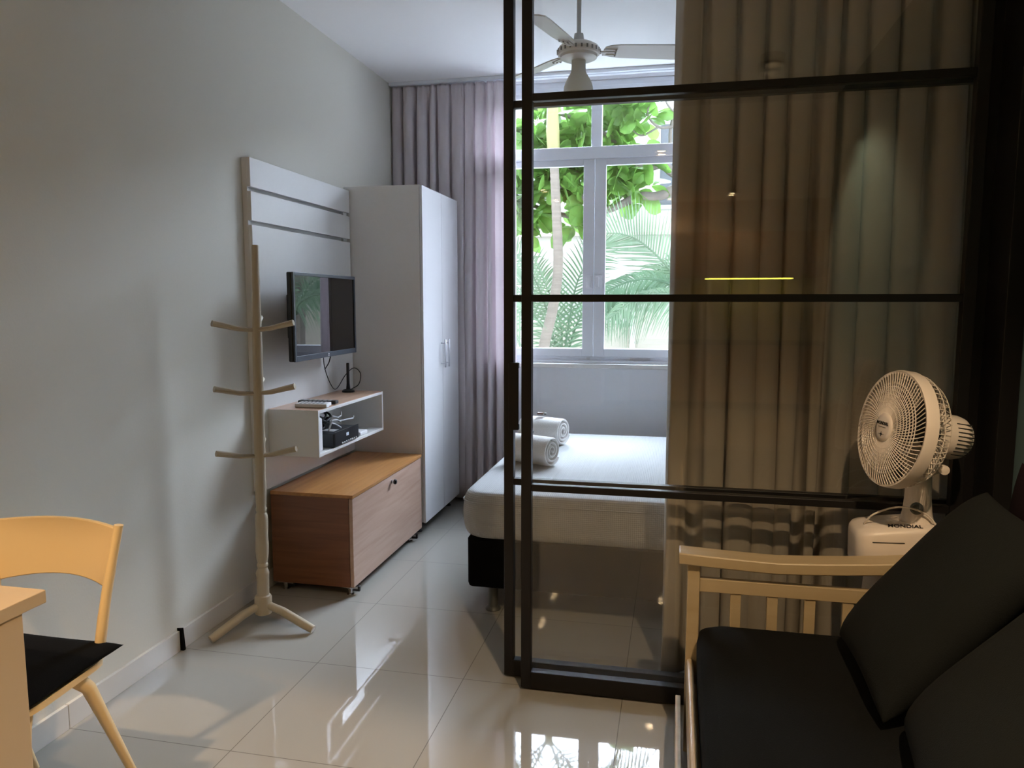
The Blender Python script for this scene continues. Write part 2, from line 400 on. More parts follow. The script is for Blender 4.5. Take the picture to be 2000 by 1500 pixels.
# ================================================================== CURTAINS
def folds(x0, x1, wmin, wmax, rnd):
    xs = [x0]
    while xs[-1] < x1: xs.append(xs[-1] + (rnd.uniform(wmin, wmax) if len(xs) % 2 else rnd.uniform(.30, .55) * wmin))
    k = (x1 - x0) / (xs[-1] - x0); xs = [x0 + (x - x0) * k for x in xs]
    return xs
def curtain_bm(x0, x1, y, z0, z1, wmin, wmax, amp, seed, gather=.12, lean=.02, lead=None):
    rnd = random.Random(seed); xs = folds(x0, x1, wmin, wmax, rnd)
    F = []
    for i in range(len(xs) - 1):
        F.append((xs[i], xs[i + 1], (rnd.uniform(.7, 1.2) if i % 2 else rnd.uniform(.3, .75)) * amp * (1 if i % 2 else -1), rnd.uniform(-1, 1), rnd.uniform(-lean, lean)))
    zs = [z1, z1 - .02, z1 - .05, z1 - .08, z1 - .11, z1 - .15, z1 - .22, z1 - .35]
    zz = z1 - .5
    while zz > z0 + .05: zs.append(zz); zz -= .16
    zs.append(z0)
    bm = bmesh.new(); rows = []
    for z in zs:
        d = (z1 - z)
        g = .35 + .65 * min(1, max(0, d - .06) / gather) ** .7 if gather else 1
        row = []
        for i, (a, b, A, sk, ln) in enumerate(F):
            n = 8
            for k in range(n):
                t = k / n; s = math.sin(PI * t)
                x = a + (b - a) * t + .22 * (b - a) * math.sin(2 * PI * t) * g * (1 if A > 0 else 1) * -.6
                drift = (ln * (1 - t) + (F[i + 1][4] if i + 1 < len(F) else ln) * t) * (d / (z1 - z0)) * (0 if (i == 0 and k == 0) else 1)
                s2 = s ** .8 * (1 + .18 * math.sin(3 * d + i * 1.7 + sk))
                yy = y + A * g * s2 + .006 * math.sin(4.0 * d + i * 2.1)
                if d < .1: yy += .006 * math.sin(2 * PI * (a + (b - a) * t) / .035)
                row.append(bm.verts.new((x + drift, yy, z)))
        row.append(bm.verts.new((x1, y, z)))
        if lead: row = [bm.verts.new((x0 + px_, y + py_, z)) for px_, py_ in lead] + row
        rows.append(row)
    for r0, r1 in zip(rows, rows[1:]):
        for k in range(len(r0) - 1): bm.faces.new([r0[k], r0[k + 1], r1[k + 1], r1[k]])
    return bm
def solid(o, t=.0025):
    s = o.modifiers.new('solid', 'SOLIDIFY'); s.thickness = t; s.offset = 0; return o
bm = curtain_bm(XW + .015, -1.075, 5.075, .03, ZC - .024, .040, .085, .052, 5, lean=.022)
cu = tag(solid(obj('window_curtain', bm, M['curtain'], loc=(-1.5, 5.075, .03), smooth=True)), 'taupe pleated window curtain hanging from the ceiling beside the white wardrobe', 'curtain')
bm = curtain_bm(.006, .985, 2.80, .012, 2.86, .050, .095, .045, 11, gather=0, lean=.035, lead=[(-.030, .29), (-.028, .24), (-.025, .19), (-.021, .14), (-.016, .09), (-.011, .05), (-.004, .02)])
cu2 = tag(solid(obj('divider_curtain', bm, M['curtain2'], loc=(.5, 2.8, .01), smooth=True)), 'long beige curtain bunched in deep folds right behind the sliding glass doors', 'curtain')
bm = curtain_bm(.05, .75, 5.09, .03, ZC - .024, .03, .066, .03, 23, lean=.02)
tag(solid(obj('window_curtain', bm, M['curtain'], loc=(.4, 5.09, .03), smooth=True)), 'taupe window curtain mostly hidden behind the bunched beige divider curtain', 'curtain')

# ================================================================== SLATTED WALL PANEL
sp = thing('wall_panel', 'tall white slatted panel fixed to the left wall behind the television', 'wall panel', (-1.943, 3.7, .52))
PX0, PX1 = XW + .001, -1.921; py0, py1 = 3.187, 4.262
for za, zb in ((1.951, 2.083), (1.798, 1.931), (.515, 1.778)):
    obj('slat_board', B((PX1 - .018, PX1, py0, py1, za, zb)), M['mel'], sp, bevel=.0012)
obj('batten_frame', B((PX0, PX1 - .018, py0, py0 + .018, .515, 2.083), (PX0, PX1 - .018, py1 - .05, py1, .515, 2.083),
                      (PX0, PX0 + .012, py0 + .018, py1 - .05, .515, 2.083)), M['mel'], sp, bevel=.001)

# ================================================================== WARDROBE
wd = thing('wardrobe', 'tall white two-door wardrobe standing in the corner by the curtain', 'wardrobe', (-1.725, 4.64, 0))
wy0, wy1, wx0, wx1 = 4.272, 5.005, XW + .005, -1.486
b = B((wx0, wx1, wy0, wy0 + .018, .075, 2.107), (wx0, wx1, wy1 - .018, wy1, .075, 2.107), (wx0, wx1, wy0 + .018, wy1 - .018, 2.089, 2.107),
      (wx0, wx1, wy0 + .018, wy1 - .018, .075, .093), (wx0, wx0 + .008, wy0 + .018, wy1 - .018, .093, 2.089))
obj('carcass', b, M['mel'], wd, bevel=.0012)
for (a, c, hy) in ((wy0 + .001, 4.6445, 4.612), (4.6475, wy1 - .001, 4.690)):
    dd = obj('wardrobe_door', B((wx1 + .002, -1.468, a, c, .072, 2.104)), M['melb'], wd, bevel=.0015)
    h = bmesh.new(); tube(h, [(-1.438, hy, 1.005), (-1.438, hy, 1.185)], .0055, 10)
    tube(h, [(-1.468, hy, 1.03), (-1.438, hy, 1.03)], .004, 8); tube(h, [(-1.468, hy, 1.16), (-1.438, hy, 1.16)], .004, 8)
    obj('bar_handle', h, M['steel'], dd, smooth=True)
for x in (wx0 + .05, wx1 - .05):
    for y in (wy0 + .06, wy1 - .06):
        b = bmesh.new(); lathe(b, [(.022, 0), (.022, .006), (.014, .012), (.014, .07), (.024, .075)], T(x, y, 0), 16)
        obj('foot', b, M['blackp'], wd, smooth='auto')

# ================================================================== DRESSER CHEST
ds = thing('chest', 'low brown wooden chest with a drop front under the floating box shelf', 'chest', (-1.7, 3.75, 0))
dx0, dx1, dy0, dy1, dz0, dz1 = -1.918, -1.489, 3.256, 4.262, .046, .505
obj('side_panel', B((dx0, dx1 - .02, dy0 + .003, dy0 + .019, dz0, dz1 - .017)), M['wood_shaded'], ds, bevel=.001)
obj('side_panel', B((dx0, dx1 - .02, dy1 - .019, dy1 - .003, dz0, dz1 - .017)), M['wood_shaded'], ds, bevel=.001)
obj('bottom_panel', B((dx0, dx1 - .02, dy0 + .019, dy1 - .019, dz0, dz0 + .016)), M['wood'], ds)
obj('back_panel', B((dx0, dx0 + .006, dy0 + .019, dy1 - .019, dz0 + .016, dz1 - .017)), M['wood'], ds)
obj('top_panel', B((dx0, dx1 + .003, dy0, dy1, dz1 - .017, dz1)), M['wood_lit'], ds, bevel=.0015)
df = obj('drop_front', B((dx1 - .0185, dx1, dy0 + .004, dy1 - .004, dz0 + .002, dz1 - .02)), wood_mat('teak_front_sheen', (.42, .27, .20), (.50, .34, .26), .24, 1), ds, bevel=.0015)  # same teak, window sheen painted in as a paler colour
b = bmesh.new(); lathe(b, [(.011, 0), (.011, .004), (.005, .006), (.005, .014)], T(dx1, 3.766, .452) @ Matrix.Rotation(PI / 2, 4, 'Y'), 16)
kk = obj('knob', b, M['chrome'], df, smooth='auto')
b = bmesh.new(); lathe(b, [(.006, .014), (.013, .016), (.014, .024), (.011, .029), (.003, .030)], T(dx1, 3.766, .452) @ Matrix.Rotation(PI / 2, 4, 'Y'), 18)
obj('knob_cap', b, M['tvb'], kk, smooth='auto')
for x, y in ((dx0 + .05, dy0 + .035), (dx1 - .035, dy0 + .035), (dx0 + .05, dy1 - .06), (dx1 - .035, dy1 - .13)):
    b = bmesh.new(); box(b, x - .028, x + .028, y - .028, y + .028, .041, .046)
    lathe(b, [(.017, 0), (.018, .003), (.010, .008), (.009, .02), (.016, .034), (.022, .041)], T(x, y, 0), 18)
    box(b, x + .008, x + .040, y - .004, y + .004, .030, .041)
    f = obj('caster_foot', b, M['chrome'], ds, smooth='auto')
    g = bmesh.new(); box(g, x + .010, x + .046, y + .006, y + .020, .014, .041); obj('brake_tab', g, M['blackp'], f, bevel=.003)

# ================================================================== BOX SHELF
bs = thing('box_shelf', 'open white floating box shelf with a pale wood top under the television', 'shelf', (-1.79, 3.67, .68))
sx0, sx1, sy0, sy1, sz0, sz1, st = -1.92, -1.657, 3.268, 4.082, .679, .906, .015
b = B((sx0, sx1, sy0, sy0 + st, sz0, sz1), (sx0, sx1, sy1 - st, sy1, sz0, sz1), (sx0, sx1, sy0 + st, sy1 - st, sz0, sz0 + st),
      (sx0, sx1, sy0 + st, sy1 - st, sz1 - st - .001, sz1 - .001), (sx0, sx0 + .006, sy0 + st, sy1 - st, sz0 + st, sz1 - st))
obj('case', b, M['mel'], bs, bevel=.001)
obj('shelf_top', B((sx0, sx1 - .004, sy0 + .003, sy1 - .003, sz1 - .001, sz1 + .0008)), M['wood_pale'], bs)
SB = sz0 + st
# things in and on the shelf
b = bmesh.new(); box(b, -1.80, -1.672, 3.298, 3.345, SB + .001, SB + .17)
o = obj('white_box', b, M['whitep'], loc=(-1.74, 3.32, SB), bevel=.012, seg=3)
tag(o, 'white plastic box standing upright at the left end inside the box shelf', 'box')
dv = thing('set_top_box', 'black set-top box with a row of buttons inside the box shelf', 'set-top box', (-1.73, 3.60, SB))
obj('body', B((-1.88, -1.655, 3.42, 3.715, SB + .006, SB + .072)), M['blackp'], dv, bevel=.004)
obj('front_panel', B((-1.655, -1.648, 3.425, 3.71, SB + .007, SB + .080)), M['tvb'], dv, bevel=.002)
obj('display', B((-1.648, -1.6475, 3.555, 3.585, SB + .042, SB + .058)), mat('pale_blue_label', (.55, .65, .75), .4), dv)
for k in range(8):
    obj('button', B((-1.648, -1.644, 3.50 + k * .024, 3.512 + k * .024, SB + .010, SB + .018)), M['steel'], dv, bevel=.001)
obj('paper_label', B((-1.76, -1.69, 3.50, 3.56, SB + .0722, SB + .0728)), M['whitep'], dv)
for x in (-1.86, -1.68):
    for y in (3.45, 3.69): obj('foot', B((x, x + .015, y - .008, y + .008, SB, SB + .006)), M['blackp'], dv)
wb = obj('adapter_box', B((-1.80, -1.665, 3.77, 3.87, SB + .0005, SB + .022)), M['whitep'], loc=(-1.73, 3.82, SB), bevel=.006, seg=3)
tag(wb, 'small flat white box lying in the right half of the box shelf', 'box')
# tangle of cables on the set-top box
b = bmesh.new(); rnd = random.Random(3)
zt = SB + .076
for c in range(9):
    cx, cy = -1.76 + rnd.uniform(-.03, .03), 3.475 + rnd.uniform(-.02, .03); rr = rnd.uniform(.030, .050); ph = rnd.uniform(0, 6)
    pts = [(cx + rr * math.cos(ph + 6.28 * k / 18) * .8, cy + rr * math.sin(ph + 6.28 * k / 18), zt + .012 + c * .006 + .018 * (1 + math.sin(ph * 2 + 6.28 * k / 18))) for k in range(19)]
    tube(b, pts, .0062, 6)
cb = thing('cable_bundle', 'tangle of black and grey cables heaped on the black set-top box', 'cables', (-1.76, 3.48, zt))
obj('black_cable', b, M['blackp'], cb, smooth=True)
b = bmesh.new()
for pts in ([(-1.70, 3.46, zt + .004), (-1.69, 3.48, zt + .055), (-1.69, 3.54, zt + .050), (-1.70, 3.60, zt + .030)],
            [(-1.695, 3.47, zt + .045), (-1.69, 3.52, zt + .030), (-1.69, 3.58, zt + .004)],
            [(-1.70, 3.50, zt + .075), (-1.69, 3.55, zt + .060), (-1.70, 3.61, zt + .062), (-1.71, 3.63, zt + .078)],
            [(-1.72, 3.62, zt + .03), (-1.72, 3.72, zt + .024), (-1.72, 3.80, zt + .018), (-1.72, 3.81, zt + .03)]):
    q = []
    for a_, b_ in zip(pts, pts[1:]):
        for k in range(6):
            t = k / 6; q.append(tuple(a_[i] + (b_[i] - a_[i]) * (3 * t * t - 2 * t ** 3) for i in range(3)))
    q.append(pts[-1]); tube(b, q, .0045, 6)
obj('grey_cable', b, M['greyc'], cb, smooth=True)
# remotes
def remote(loc, ang, L, W, H, m, label, bm_col):
    r = thing('remote_control', label, 'remote control', loc)
    R = T(*loc) @ Matrix.Rotation(ang, 4, 'Z')
    b = bmesh.new(); box(b, -L / 2, L / 2, -W / 2, W / 2, .0005, H, R); obj('body', b, m, r, bevel=.004, seg=3)
    for k in range(6):
        for j in (-1, 0, 1):
            b = bmesh.new(); box(b, -L * .36 + k * L * .13, -L * .36 + k * L * .13 + L * .07, j * W * .28 - W * .09, j * W * .28 + W * .09, H, H + .0015, R)
            obj('button', b, bm_col, r)
    return r
zt = sz1 + .0008
remote((-1.740, 3.37, zt), math.radians(4), .165, .040, .020, M['whitep'], 'thicker white remote control at the front of the group on the box shelf', M['greyc'])
remote((-1.755, 3.43, zt), math.radians(2), .160, .040, .018, M['whitep'], 'white remote control between the front white one and the black one', M['greyc'])
remote((-1.772, 3.50, zt), math.radians(5), .20, .045, .018, M['blackp'], 'black remote control at the back of the group on the box shelf', M['greyc'])
# antenna
an = thing('antenna', 'small black upright antenna standing on the box shelf by the wardrobe', 'antenna', (-1.835, 4.0, zt))
b = bmesh.new(); lathe(b, [(.036, 0), (.036, .008), (.028, .014), (.012, .018), (.009, .05), (.0085, .165), (.006, .168)], T(-1.835, 4.0, zt), 24)
obj('mast', b, M['blackp'], an, smooth='auto')
def spline(pts, n=10):
    P = [Vector(p) for p in pts]; P = [2 * P[0] - P[1]] + P + [2 * P[-1] - P[-2]]; out = []
    for i in range(1, len(P) - 2):
        for k in range(n):
            t = k / n; a, b_, c, d = P[i - 1], P[i], P[i + 1], P[i + 2]
            out.append(.5 * ((2 * b_) + (c - a) * t + (2 * a - 5 * b_ + 4 * c - d) * t * t + (3 * b_ - a - 3 * c + d) * t ** 3))
    out.append(P[-2]); return out
b = bmesh.new(); tube(b, spline([(-1.83, 4.02, zt + .012), (-1.80, 4.07, zt + .04), (-1.80, 4.095, zt + .10), (-1.82, 4.05, zt + .135), (-1.845, 3.99, zt + .10),
                                 (-1.86, 3.90, zt + .03), (-1.86, 3.83, zt + .06), (-1.86, 3.76, zt + .16), (-1.86, 3.745, zt + .26)]), .0025, 6)
obj('antenna_cable', b, M['blackp'], an, smooth=True)

# ================================================================== TELEVISION
tv = thing('television', 'black flat-screen television mounted on the white slatted panel', 'television', (-1.78, 3.585, 1.14))
tvr = Matrix.Translation((-1.752, 3.585, 1.352)) @ Matrix.Rotation(math.radians(1.3), 4, 'Z')
def tb(*bx):
    b = bmesh.new()
    for q in bx: box(b, *q, tvr)
    return b
hw, hh = .365, .211
obj('back_shell', tb((-.032, -.006, -hw, hw, -hh, hh)), M['tvb'], tv, bevel=.006)
obj('back_bulge', tb((-.055, -.032, -.25, .25, -.14, .12)), M['blackp'], tv, bevel=.01)
obj('bezel', tb((-.006, .004, -hw, -hw + .016, -hh, hh), (-.006, .004, hw - .016, hw, -hh, hh), (-.006, .004, -hw + .016, hw - .016, hh - .016, hh), (-.006, .004, -hw + .016, hw - .016, -hh, -hh + .026)), mat('blue_black_plastic', (.03, .04, .055), .3), tv, bevel=.0015)
obj('screen', tb((-.005, -.001, -hw + .016, hw - .016, -hh + .026, hh - .016)), M['tvs'], tv)
b = bmesh.new(); lathe(b, [(.008, 0), (.008, .0006)], tvr @ T(.0042, .0, -hh + .0125) @ Matrix.Rotation(PI / 2, 4, 'Y'), 20)
lg = obj('maker_badge', b, M['whitep'], tv)
lettering('badge_letters', 'hp', .010, tvr @ T(.0050, .0, -hh + .0125) @ Matrix.Rotation(PI / 2, 4, 'Z') @ Matrix.Rotation(PI / 2, 4, 'X'), M['print'], lg)
obj('wall_bracket', B((-1.9205, -1.80, 3.53, 3.64, 1.29, 1.41), (-1.9205, -1.91, 3.48, 3.69, 1.24, 1.46)), M['blackp'], tv, bevel=.003)
b = bmesh.new(); tube(b, spline([(-1.80, 3.72, 1.15), (-1.815, 3.72, 1.10), (-1.85, 3.74, 1.06)]), .003, 6); obj('power_cable', b, M['blackp'], tv, smooth=True)

# ================================================================== COAT RACK
cx, cy = -1.742, 2.868
cr = thing('coat_rack', 'cream turned-wood coat rack on splayed feet against the left wall', 'coat rack', (cx, cy, 0))
tilt = Matrix.Translation((cx, cy, .06)) @ Matrix.Rotation(math.radians(.75), 4, Vector((-.518, .855, 0)))
prof = [(.030, .0), (.036, .004), (.0375, .02), (.037, .075), (.033, .083), (.029, .085), (.0265, .088), (.0265, .17), (.029, .185), (.026, .195), (.021, .205), (.021, .212), (.024, .216),
        (.024, .225), (.020, .232), (.025, .25), (.028, .28), (.028, .32), (.026, .36), (.027, .40), (.0275, .43), (.0255, .445), (.020, .455), (.021, .462), (.024, .468), (.024, .474), (.021, .480), (.022, .49),
        (.0235, .54), (.0245, .58), (.0225, .60), (.0215, .606), (.0225, .612), (.0215, .618), (.0225, .624), (.0215, .63), (.023, .64), (.0235, .70), (.0235, .72)]
prof2 = [(.0235, .72), (.0225, .95), (.021, 1.0), (.0215, 1.05), (.0205, 1.2), (.019, 1.28), (.0175, 1.34), (.018, 1.36), (.016, 1.40), (.0165, 1.45), (.0148, 1.48), (.0150, 1.592), (.0135, 1.6)]
b = bmesh.new(); lathe(b, prof + prof2[1:], tilt, 28); obj('post', b, M['rack'], cr, smooth='auto')
er = Vector((.855, .518, 0)); ef = Vector((-.518, .855, 0))
for q in (Vector((-1.868, 2.665, 0)), Vector((-1.495, 2.846, 0)), Vector((-1.862, 3.09, 0))):
    d = (q - Vector((cx, cy, 0))).normalized(); a = Vector((cx, cy, .105)) + d * .012; e = q + Vector((0, 0, .019))
    b = bmesh.new(); k1 = a.lerp(e, .35) + Vector((0, 0, .008)); tube(b, [a, k1, a.lerp(e, .8) + Vector((0, 0, .002)), e], [.016, .0185, .019, .0175], 14)
    obj('leg', b, M['rack'], cr, smooth='auto')
for lvl, z in enumerate((1.305, 1.035, .765)):
    for j, d in enumerate((-er * .93 - ef * .36, er * .93 - ef * .36, er * .22 + ef * .97)):
        off = Vector((.003 * (1 - lvl), 0, 0))
        a = Vector((cx, cy, z)) + off; L = .172 if j < 2 else .13; up = .032 if j < 2 else .05
        e = a + d * L + Vector((0, 0, up))
        p = [a + d * .004, a + d * L * .4 + Vector((0, 0, up * .22)), a + d * L * .75 + Vector((0, 0, up * .70)), e]
        b = bmesh.new(); tube(b, p, [.0095, .0115, .0135, .0145], 8, flat=.9); obj('peg', b, M['rack'], cr, smooth='auto')

# ================================================================== BED
bed = thing('bed', 'double bed with white waffle cover on a black base behind the glass door', 'bed', (0.03, 4.03, 0))
b = bmesh.new()
mx0, mx1, my0, my1, mz0, mz1 = -.945, 1.02, 3.19, 4.86, .352, .566
# rounded mattress with cover: stacked rounded-rectangle rings
def rrect(x0, x1, y0, y1, r, z, n=8):
    out = []
    for cx_, cy_, a0 in ((x1 - r, y1 - r, 0), (x0 + r, y1 - r, 90), (x0 + r, y0 + r, 180), (x1 - r, y0 + r, 270)):
        for k in range(n + 1):
            a = math.radians(a0 + 90 * k / n); out.append(Vector((cx_ + r * math.cos(a), cy_ + r * math.sin(a), z)))
    return out
def stack(bm, specs):
    rings = [[bm.verts.new(p) for p in s] for s in specs]
    for a, c in zip(rings, rings[1:]):
        for k in range(len(a)): bm.faces.new([a[k], a[(k + 1) % len(a)], c[(k + 1) % len(a)], c[k]])
    bm.faces.new(rings[0][::-1]); bm.faces.new(rings[-1])
sp_ = []
for t in range(13):
    a = math.radians(-90 + 180 * t / 12); ins = .05 * (1 - abs(math.cos(a)) ** .6); z = (mz0 + mz1) / 2 + (mz1 - mz0) / 2 * math.sin(a)
    if t < 7: z = mz0 + (z - mz0) * 1.0
    sp_.append(rrect(mx0 + ins, mx1 - ins * .3, my0 + ins * .8, my1 - ins * .8, .11 - ins * .5, z))
sp_.append(rrect(mx0 + .12, mx1 - .1, my0 + .12, my1 - .12, .06, mz1 + .004))
stack(b, sp_)
obj('mattress', b, M['sheet'], bed, smooth=True)
b = bmesh.new(); stack(b, [rrect(-.905, 1.01, 3.21, 4.84, .03, .125), rrect(-.91, 1.01, 3.205, 4.845, .035, .14), rrect(-.91, 1.01, 3.205, 4.845, .035, .345), rrect(-.90, 1.0, 3.215, 4.835, .03, .358)])
obj('bed_base', b, M['bfab'], bed, smooth='auto')
for x in (-.80, .06, .88):
    for y in (3.27, 4.02, 4.76):
        b = bmesh.new(); lathe(b, [(.036, 0), (.037, .004), (.033, .012), (.024, .018), (.023, .125), (.03, .128)], T(x, y, 0), 20); obj('leg', b, M['grey_plastic'], bed, smooth='auto')
# seam piping of the cover
b = bmesh.new()
ln = [v + Vector((0, 0, 0)) for v in rrect(mx0 + .004, mx1 - .01, my0 + .002, my1 - .002, .10, mz1 - .045)]
tube(b, ln + [ln[0]], .0028, 6, cap=False); obj('piping', b, M['sheet'], bed, smooth=True)

# towels: spiral rolls
def towel(x0, x1, yc, r, label, zr, skew):
    zc = .569 + r * .97
    t = thing('rolled_towel', label, 'towel', ((x0 + x1) / 2, yc, .569), 'rolled towels on the bed')
    R = T((x0 + x1) / 2, yc, zc) @ Matrix.Rotation(skew, 4, 'Z')
    b = bmesh.new(); turns = 3.2; n = 84; th = r * .20; L = (x1 - x0) / 2
    prof = []
    for k in range(n + 1):
        a = 2 * PI * turns * k / n; rr = r * .10 + (r - th * .5 - r * .10) * (k / n) ** .95
        prof.append((a, rr, a))
    def ring(xx, shr):
        outv = []
        for a, rr, _ in prof:
            o_ = rr + th * .5 - .0012 - shr; i_ = max(rr - th * .5 + .0012 + shr, .001)
            outv.append(((math.cos(a + zr) * o_, math.sin(a + zr) * o_), (math.cos(a + zr) * i_, math.sin(a + zr) * i_)))
        return [(b.verts.new(R @ Vector((xx, p[0], p[1] * .94))), b.verts.new(R @ Vector((xx, q[0], q[1] * .94)))) for p, q in outv]
    xs = [(-L, .005), (-L + .006, .001), (-L + .015, 0), (0, -.001), (L - .015, 0), (L - .006, .001), (L, .005)]
    rg = [ring(x, s) for x, s in xs]
    for A, Bq in zip(rg, rg[1:]):
        for k in range(n):
            b.faces.new([A[k][0], A[k + 1][0], Bq[k + 1][0], Bq[k][0]]); b.faces.new([A[k][1], Bq[k][1], Bq[k + 1][1], A[k + 1][1]])
        b.faces.new([A[0][0], Bq[0][0], Bq[0][1], A[0][1]]); b.faces.new([A[n][0], A[n][1], Bq[n][1], Bq[n][0]])
    for A in (rg[0], rg[-1]):
        for k in range(n): b.faces.new([A[k][0], A[k][1], A[k + 1][1], A[k + 1][0]])
    obj('towel_roll', b, M['towel'], t, smooth='auto')
    return zc + r * .93
z1 = towel(-.855, -.595, 3.83, .090, 'rolled white towel on the bed nearer to the glass door', -1.9, -.40)
z2 = towel(-.90, -.625, 4.42, .094, 'rolled white towel on the bed farther back, by the pale wall', -1.7, -.36)
for x, y, z, lb in ((-.745, 3.83, z1, 'small brown wrapped soap lying on the nearer rolled towel'), (-.775, 4.42, z2, 'small brown wrapped soap lying on the farther rolled towel')):
    sb = thing('soap', lb, 'soap', (x, y, z)); b = bmesh.new(); box(b, x - .028, x + .010, y - .014, y + .014, z, z + .013); obj('bar', b, M['soap'], sb, bevel=.004)
    b = bmesh.new(); box(b, x + .014, x + .030, y - .008, y + .012, z, z + .010); obj('tag', b, M['grey_plastic'], sb, bevel=.002)

# ================================================================== CEILING FAN
fx, fy = -.503, 3.9
cf = thing('ceiling_fan', 'white three-blade ceiling fan with a frosted glass lamp below', 'ceiling fan', (fx, fy, 2.49))
b = bmesh.new(); zt_ = ZC + .047; lathe(b, [(.05, zt_ - .001), (.05, zt_ - .02), (.03, zt_ - .040), (.011, zt_ - .045), (.0105, 2.755), (.022, 2.752), (.026, 2.72), (.034, 2.705), (.036, 2.70)], T(fx, fy, 0), 24)
obj('down_rod', b, mat('grey_white_metal', (.42, .43, .42), .35), cf, smooth='auto')
b = bmesh.new(); lathe(b, [(.036, 2.712), (.070, 2.706), (.094, 2.692), (.104, 2.674), (.104, 2.664), (.098, 2.655), (.090, 2.652), (.088, 2.640), (.070, 2.632), (.036, 2.628)], T(fx, fy, 0), 40)
mo = obj('motor_housing', b, M['fanc'], cf, smooth='auto')
b = bmesh.new()
for k in range(24):
    a = 2 * PI * k / 24
    box(b, -.004, .004, -.0015, .0015, -.008, .008, T(fx + .1045 * math.cos(a), fy + .1045 * math.sin(a), 2.669) @ Matrix.Rotation(a + PI / 2, 4, 'Z'))
obj('vent_slots', b, M['grey_plastic'], mo)
for k in range(3):
    a = math.radians(15 + 120 * k); R = T(fx, fy, 2.672) @ Matrix.Rotation(a, 4, 'Z')
    b = bmesh.new(); pr_ = R @ T(0, 0, .004) @ Matrix.Rotation(math.radians(-14), 4, 'X')
    out = [(.125, -.030), (.15, -.046), (.20, -.054), (.47, -.062), (.50, -.045), (.515, .03), (.505, .058), (.47, .062), (.20, .054), (.15, .044), (.125, .028)]
    lo = [b.verts.new(pr_ @ Vector((x, y, -.003))) for x, y in out]; hi = [b.verts.new(pr_ @ Vector((x, y, .003))) for x, y in out]
    b.faces.new(lo[::-1]); b.faces.new(hi)
    for i in range(len(out)): b.faces.new([lo[i], lo[(i + 1) % len(out)], hi[(i + 1) % len(out)], hi[i]])
    bl = obj('fan_blade', b, M['fanc'], cf, bevel=.001)
    b = bmesh.new(); box(b, .098, .135, -.012, .012, -.007, .001, R)
    for yy in (-.022, 0, .022):
        box(b, .125, .185, yy - .005, yy + .005, -.010, -.004, pr_)
    box(b, .118, .132, -.027, .027, -.010, -.004, pr_)
    br = obj('blade_bracket', b, M['fanc'], bl, bevel=.001)
    for xx, yy in ((.178, -.022), (.178, .022), (.178, 0)):
        b = bmesh.new(); lathe(b, [(.0045, -.013), (.0045, -.009)], pr_ @ T(xx, yy, 0), 8); obj('screw', b, M['grey_plastic'], bl)
b = bmesh.new(); lathe(b, [(.034, 2.630), (.034, 2.60), (.036, 2.575), (.048, 2.555), (.062, 2.53), (.070, 2.505), (.0725, 2.478), (.071, 2.46), (.066, 2.448), (.064, 2.448), (.069, 2.461), (.0705, 2.478), (.068, 2.505), (.060, 2.53), (.046, 2.555), (.034, 2.575), (.03, 2.60)], T(fx, fy, 0), 36, cap=False)
obj('lamp_shade', b, M['shade'], cf, smooth=True)
b = bmesh.new(); lathe(b, [(.013, 2.62), (.013, 2.57), (.024, 2.545), (.028, 2.52), (.02, 2.497), (.004, 2.49)], T(fx, fy, 0), 20); obj('bulb', b, M['whitep'], cf, smooth=True)

cf.location = (-.485, 3.75, 2.49 - .048)

# ================================================================== TABLE + CHAIR (lower left)
tb_ = thing('table', 'pale table with a square-edged top at the lower left edge', 'table', (-1.7, .9, 0))
obj('tabletop', B((XW + .012, -1.456, .25, 1.453, .708, .740)), M['table'], tb_, bevel=.002)
obj('leg_panel', B((-1.500, -1.464, .30, 1.392, .0, .708)), M['table'], tb_, bevel=.002)
obj('leg_panel', B((-1.86, -1.825, .30, 1.32, .0, .708)), M['table'], tb_, bevel=.002)

ch = thing('chair', 'pale ivory open-back chair at the far end of the table', 'chair', (-1.70, 1.6, 0))
# seat shell
b = bmesh.new()
def seatpt(u, v):  # u across -1..1, v depth 0 (front) ..1 (rear)
    hw_ = .205 - .012 * v
    x = -1.705 + u * hw_; y = 1.40 + v * .315
    z = .440 - .016 * (1 - u * u) * math.sin(PI * min(1, v)) + (.012 * v)
    return x, y, z
nu, nv = 12, 10; g = {}
for i in range(nu + 1):
    for j in range(nv + 1):
        u = -1 + 2 * i / nu; v = j / nv
        rr = 1 - .10 * (abs(u) ** 6) * (abs(2 * v - 1) ** 6)
        x, y, z = seatpt(u * rr, .5 + (v - .5) * rr)
        g[i, j, 1] = b.verts.new((x, y, z)); g[i, j, 0] = b.verts.new((x, y, z - .018))
for i in range(nu):
    for j in range(nv):
        b.faces.new([g[i, j, 1], g[i + 1, j, 1], g[i + 1, j + 1, 1], g[i, j + 1, 1]]); b.faces.new([g[i, j, 0], g[i, j + 1, 0], g[i + 1, j + 1, 0], g[i + 1, j, 0]])
for i in range(nu):
    for j in (0, nv): b.faces.new([g[i, j, 0], g[i + 1, j, 0], g[i + 1, j, 1], g[i, j, 1]])
for j in range(nv):
    for i in (0, nu): b.faces.new([g[i, j, 0], g[i, j + 1, 0], g[i, j + 1, 1], g[i, j, 1]])
obj('seat', b, M['ivory'], ch, smooth='auto')
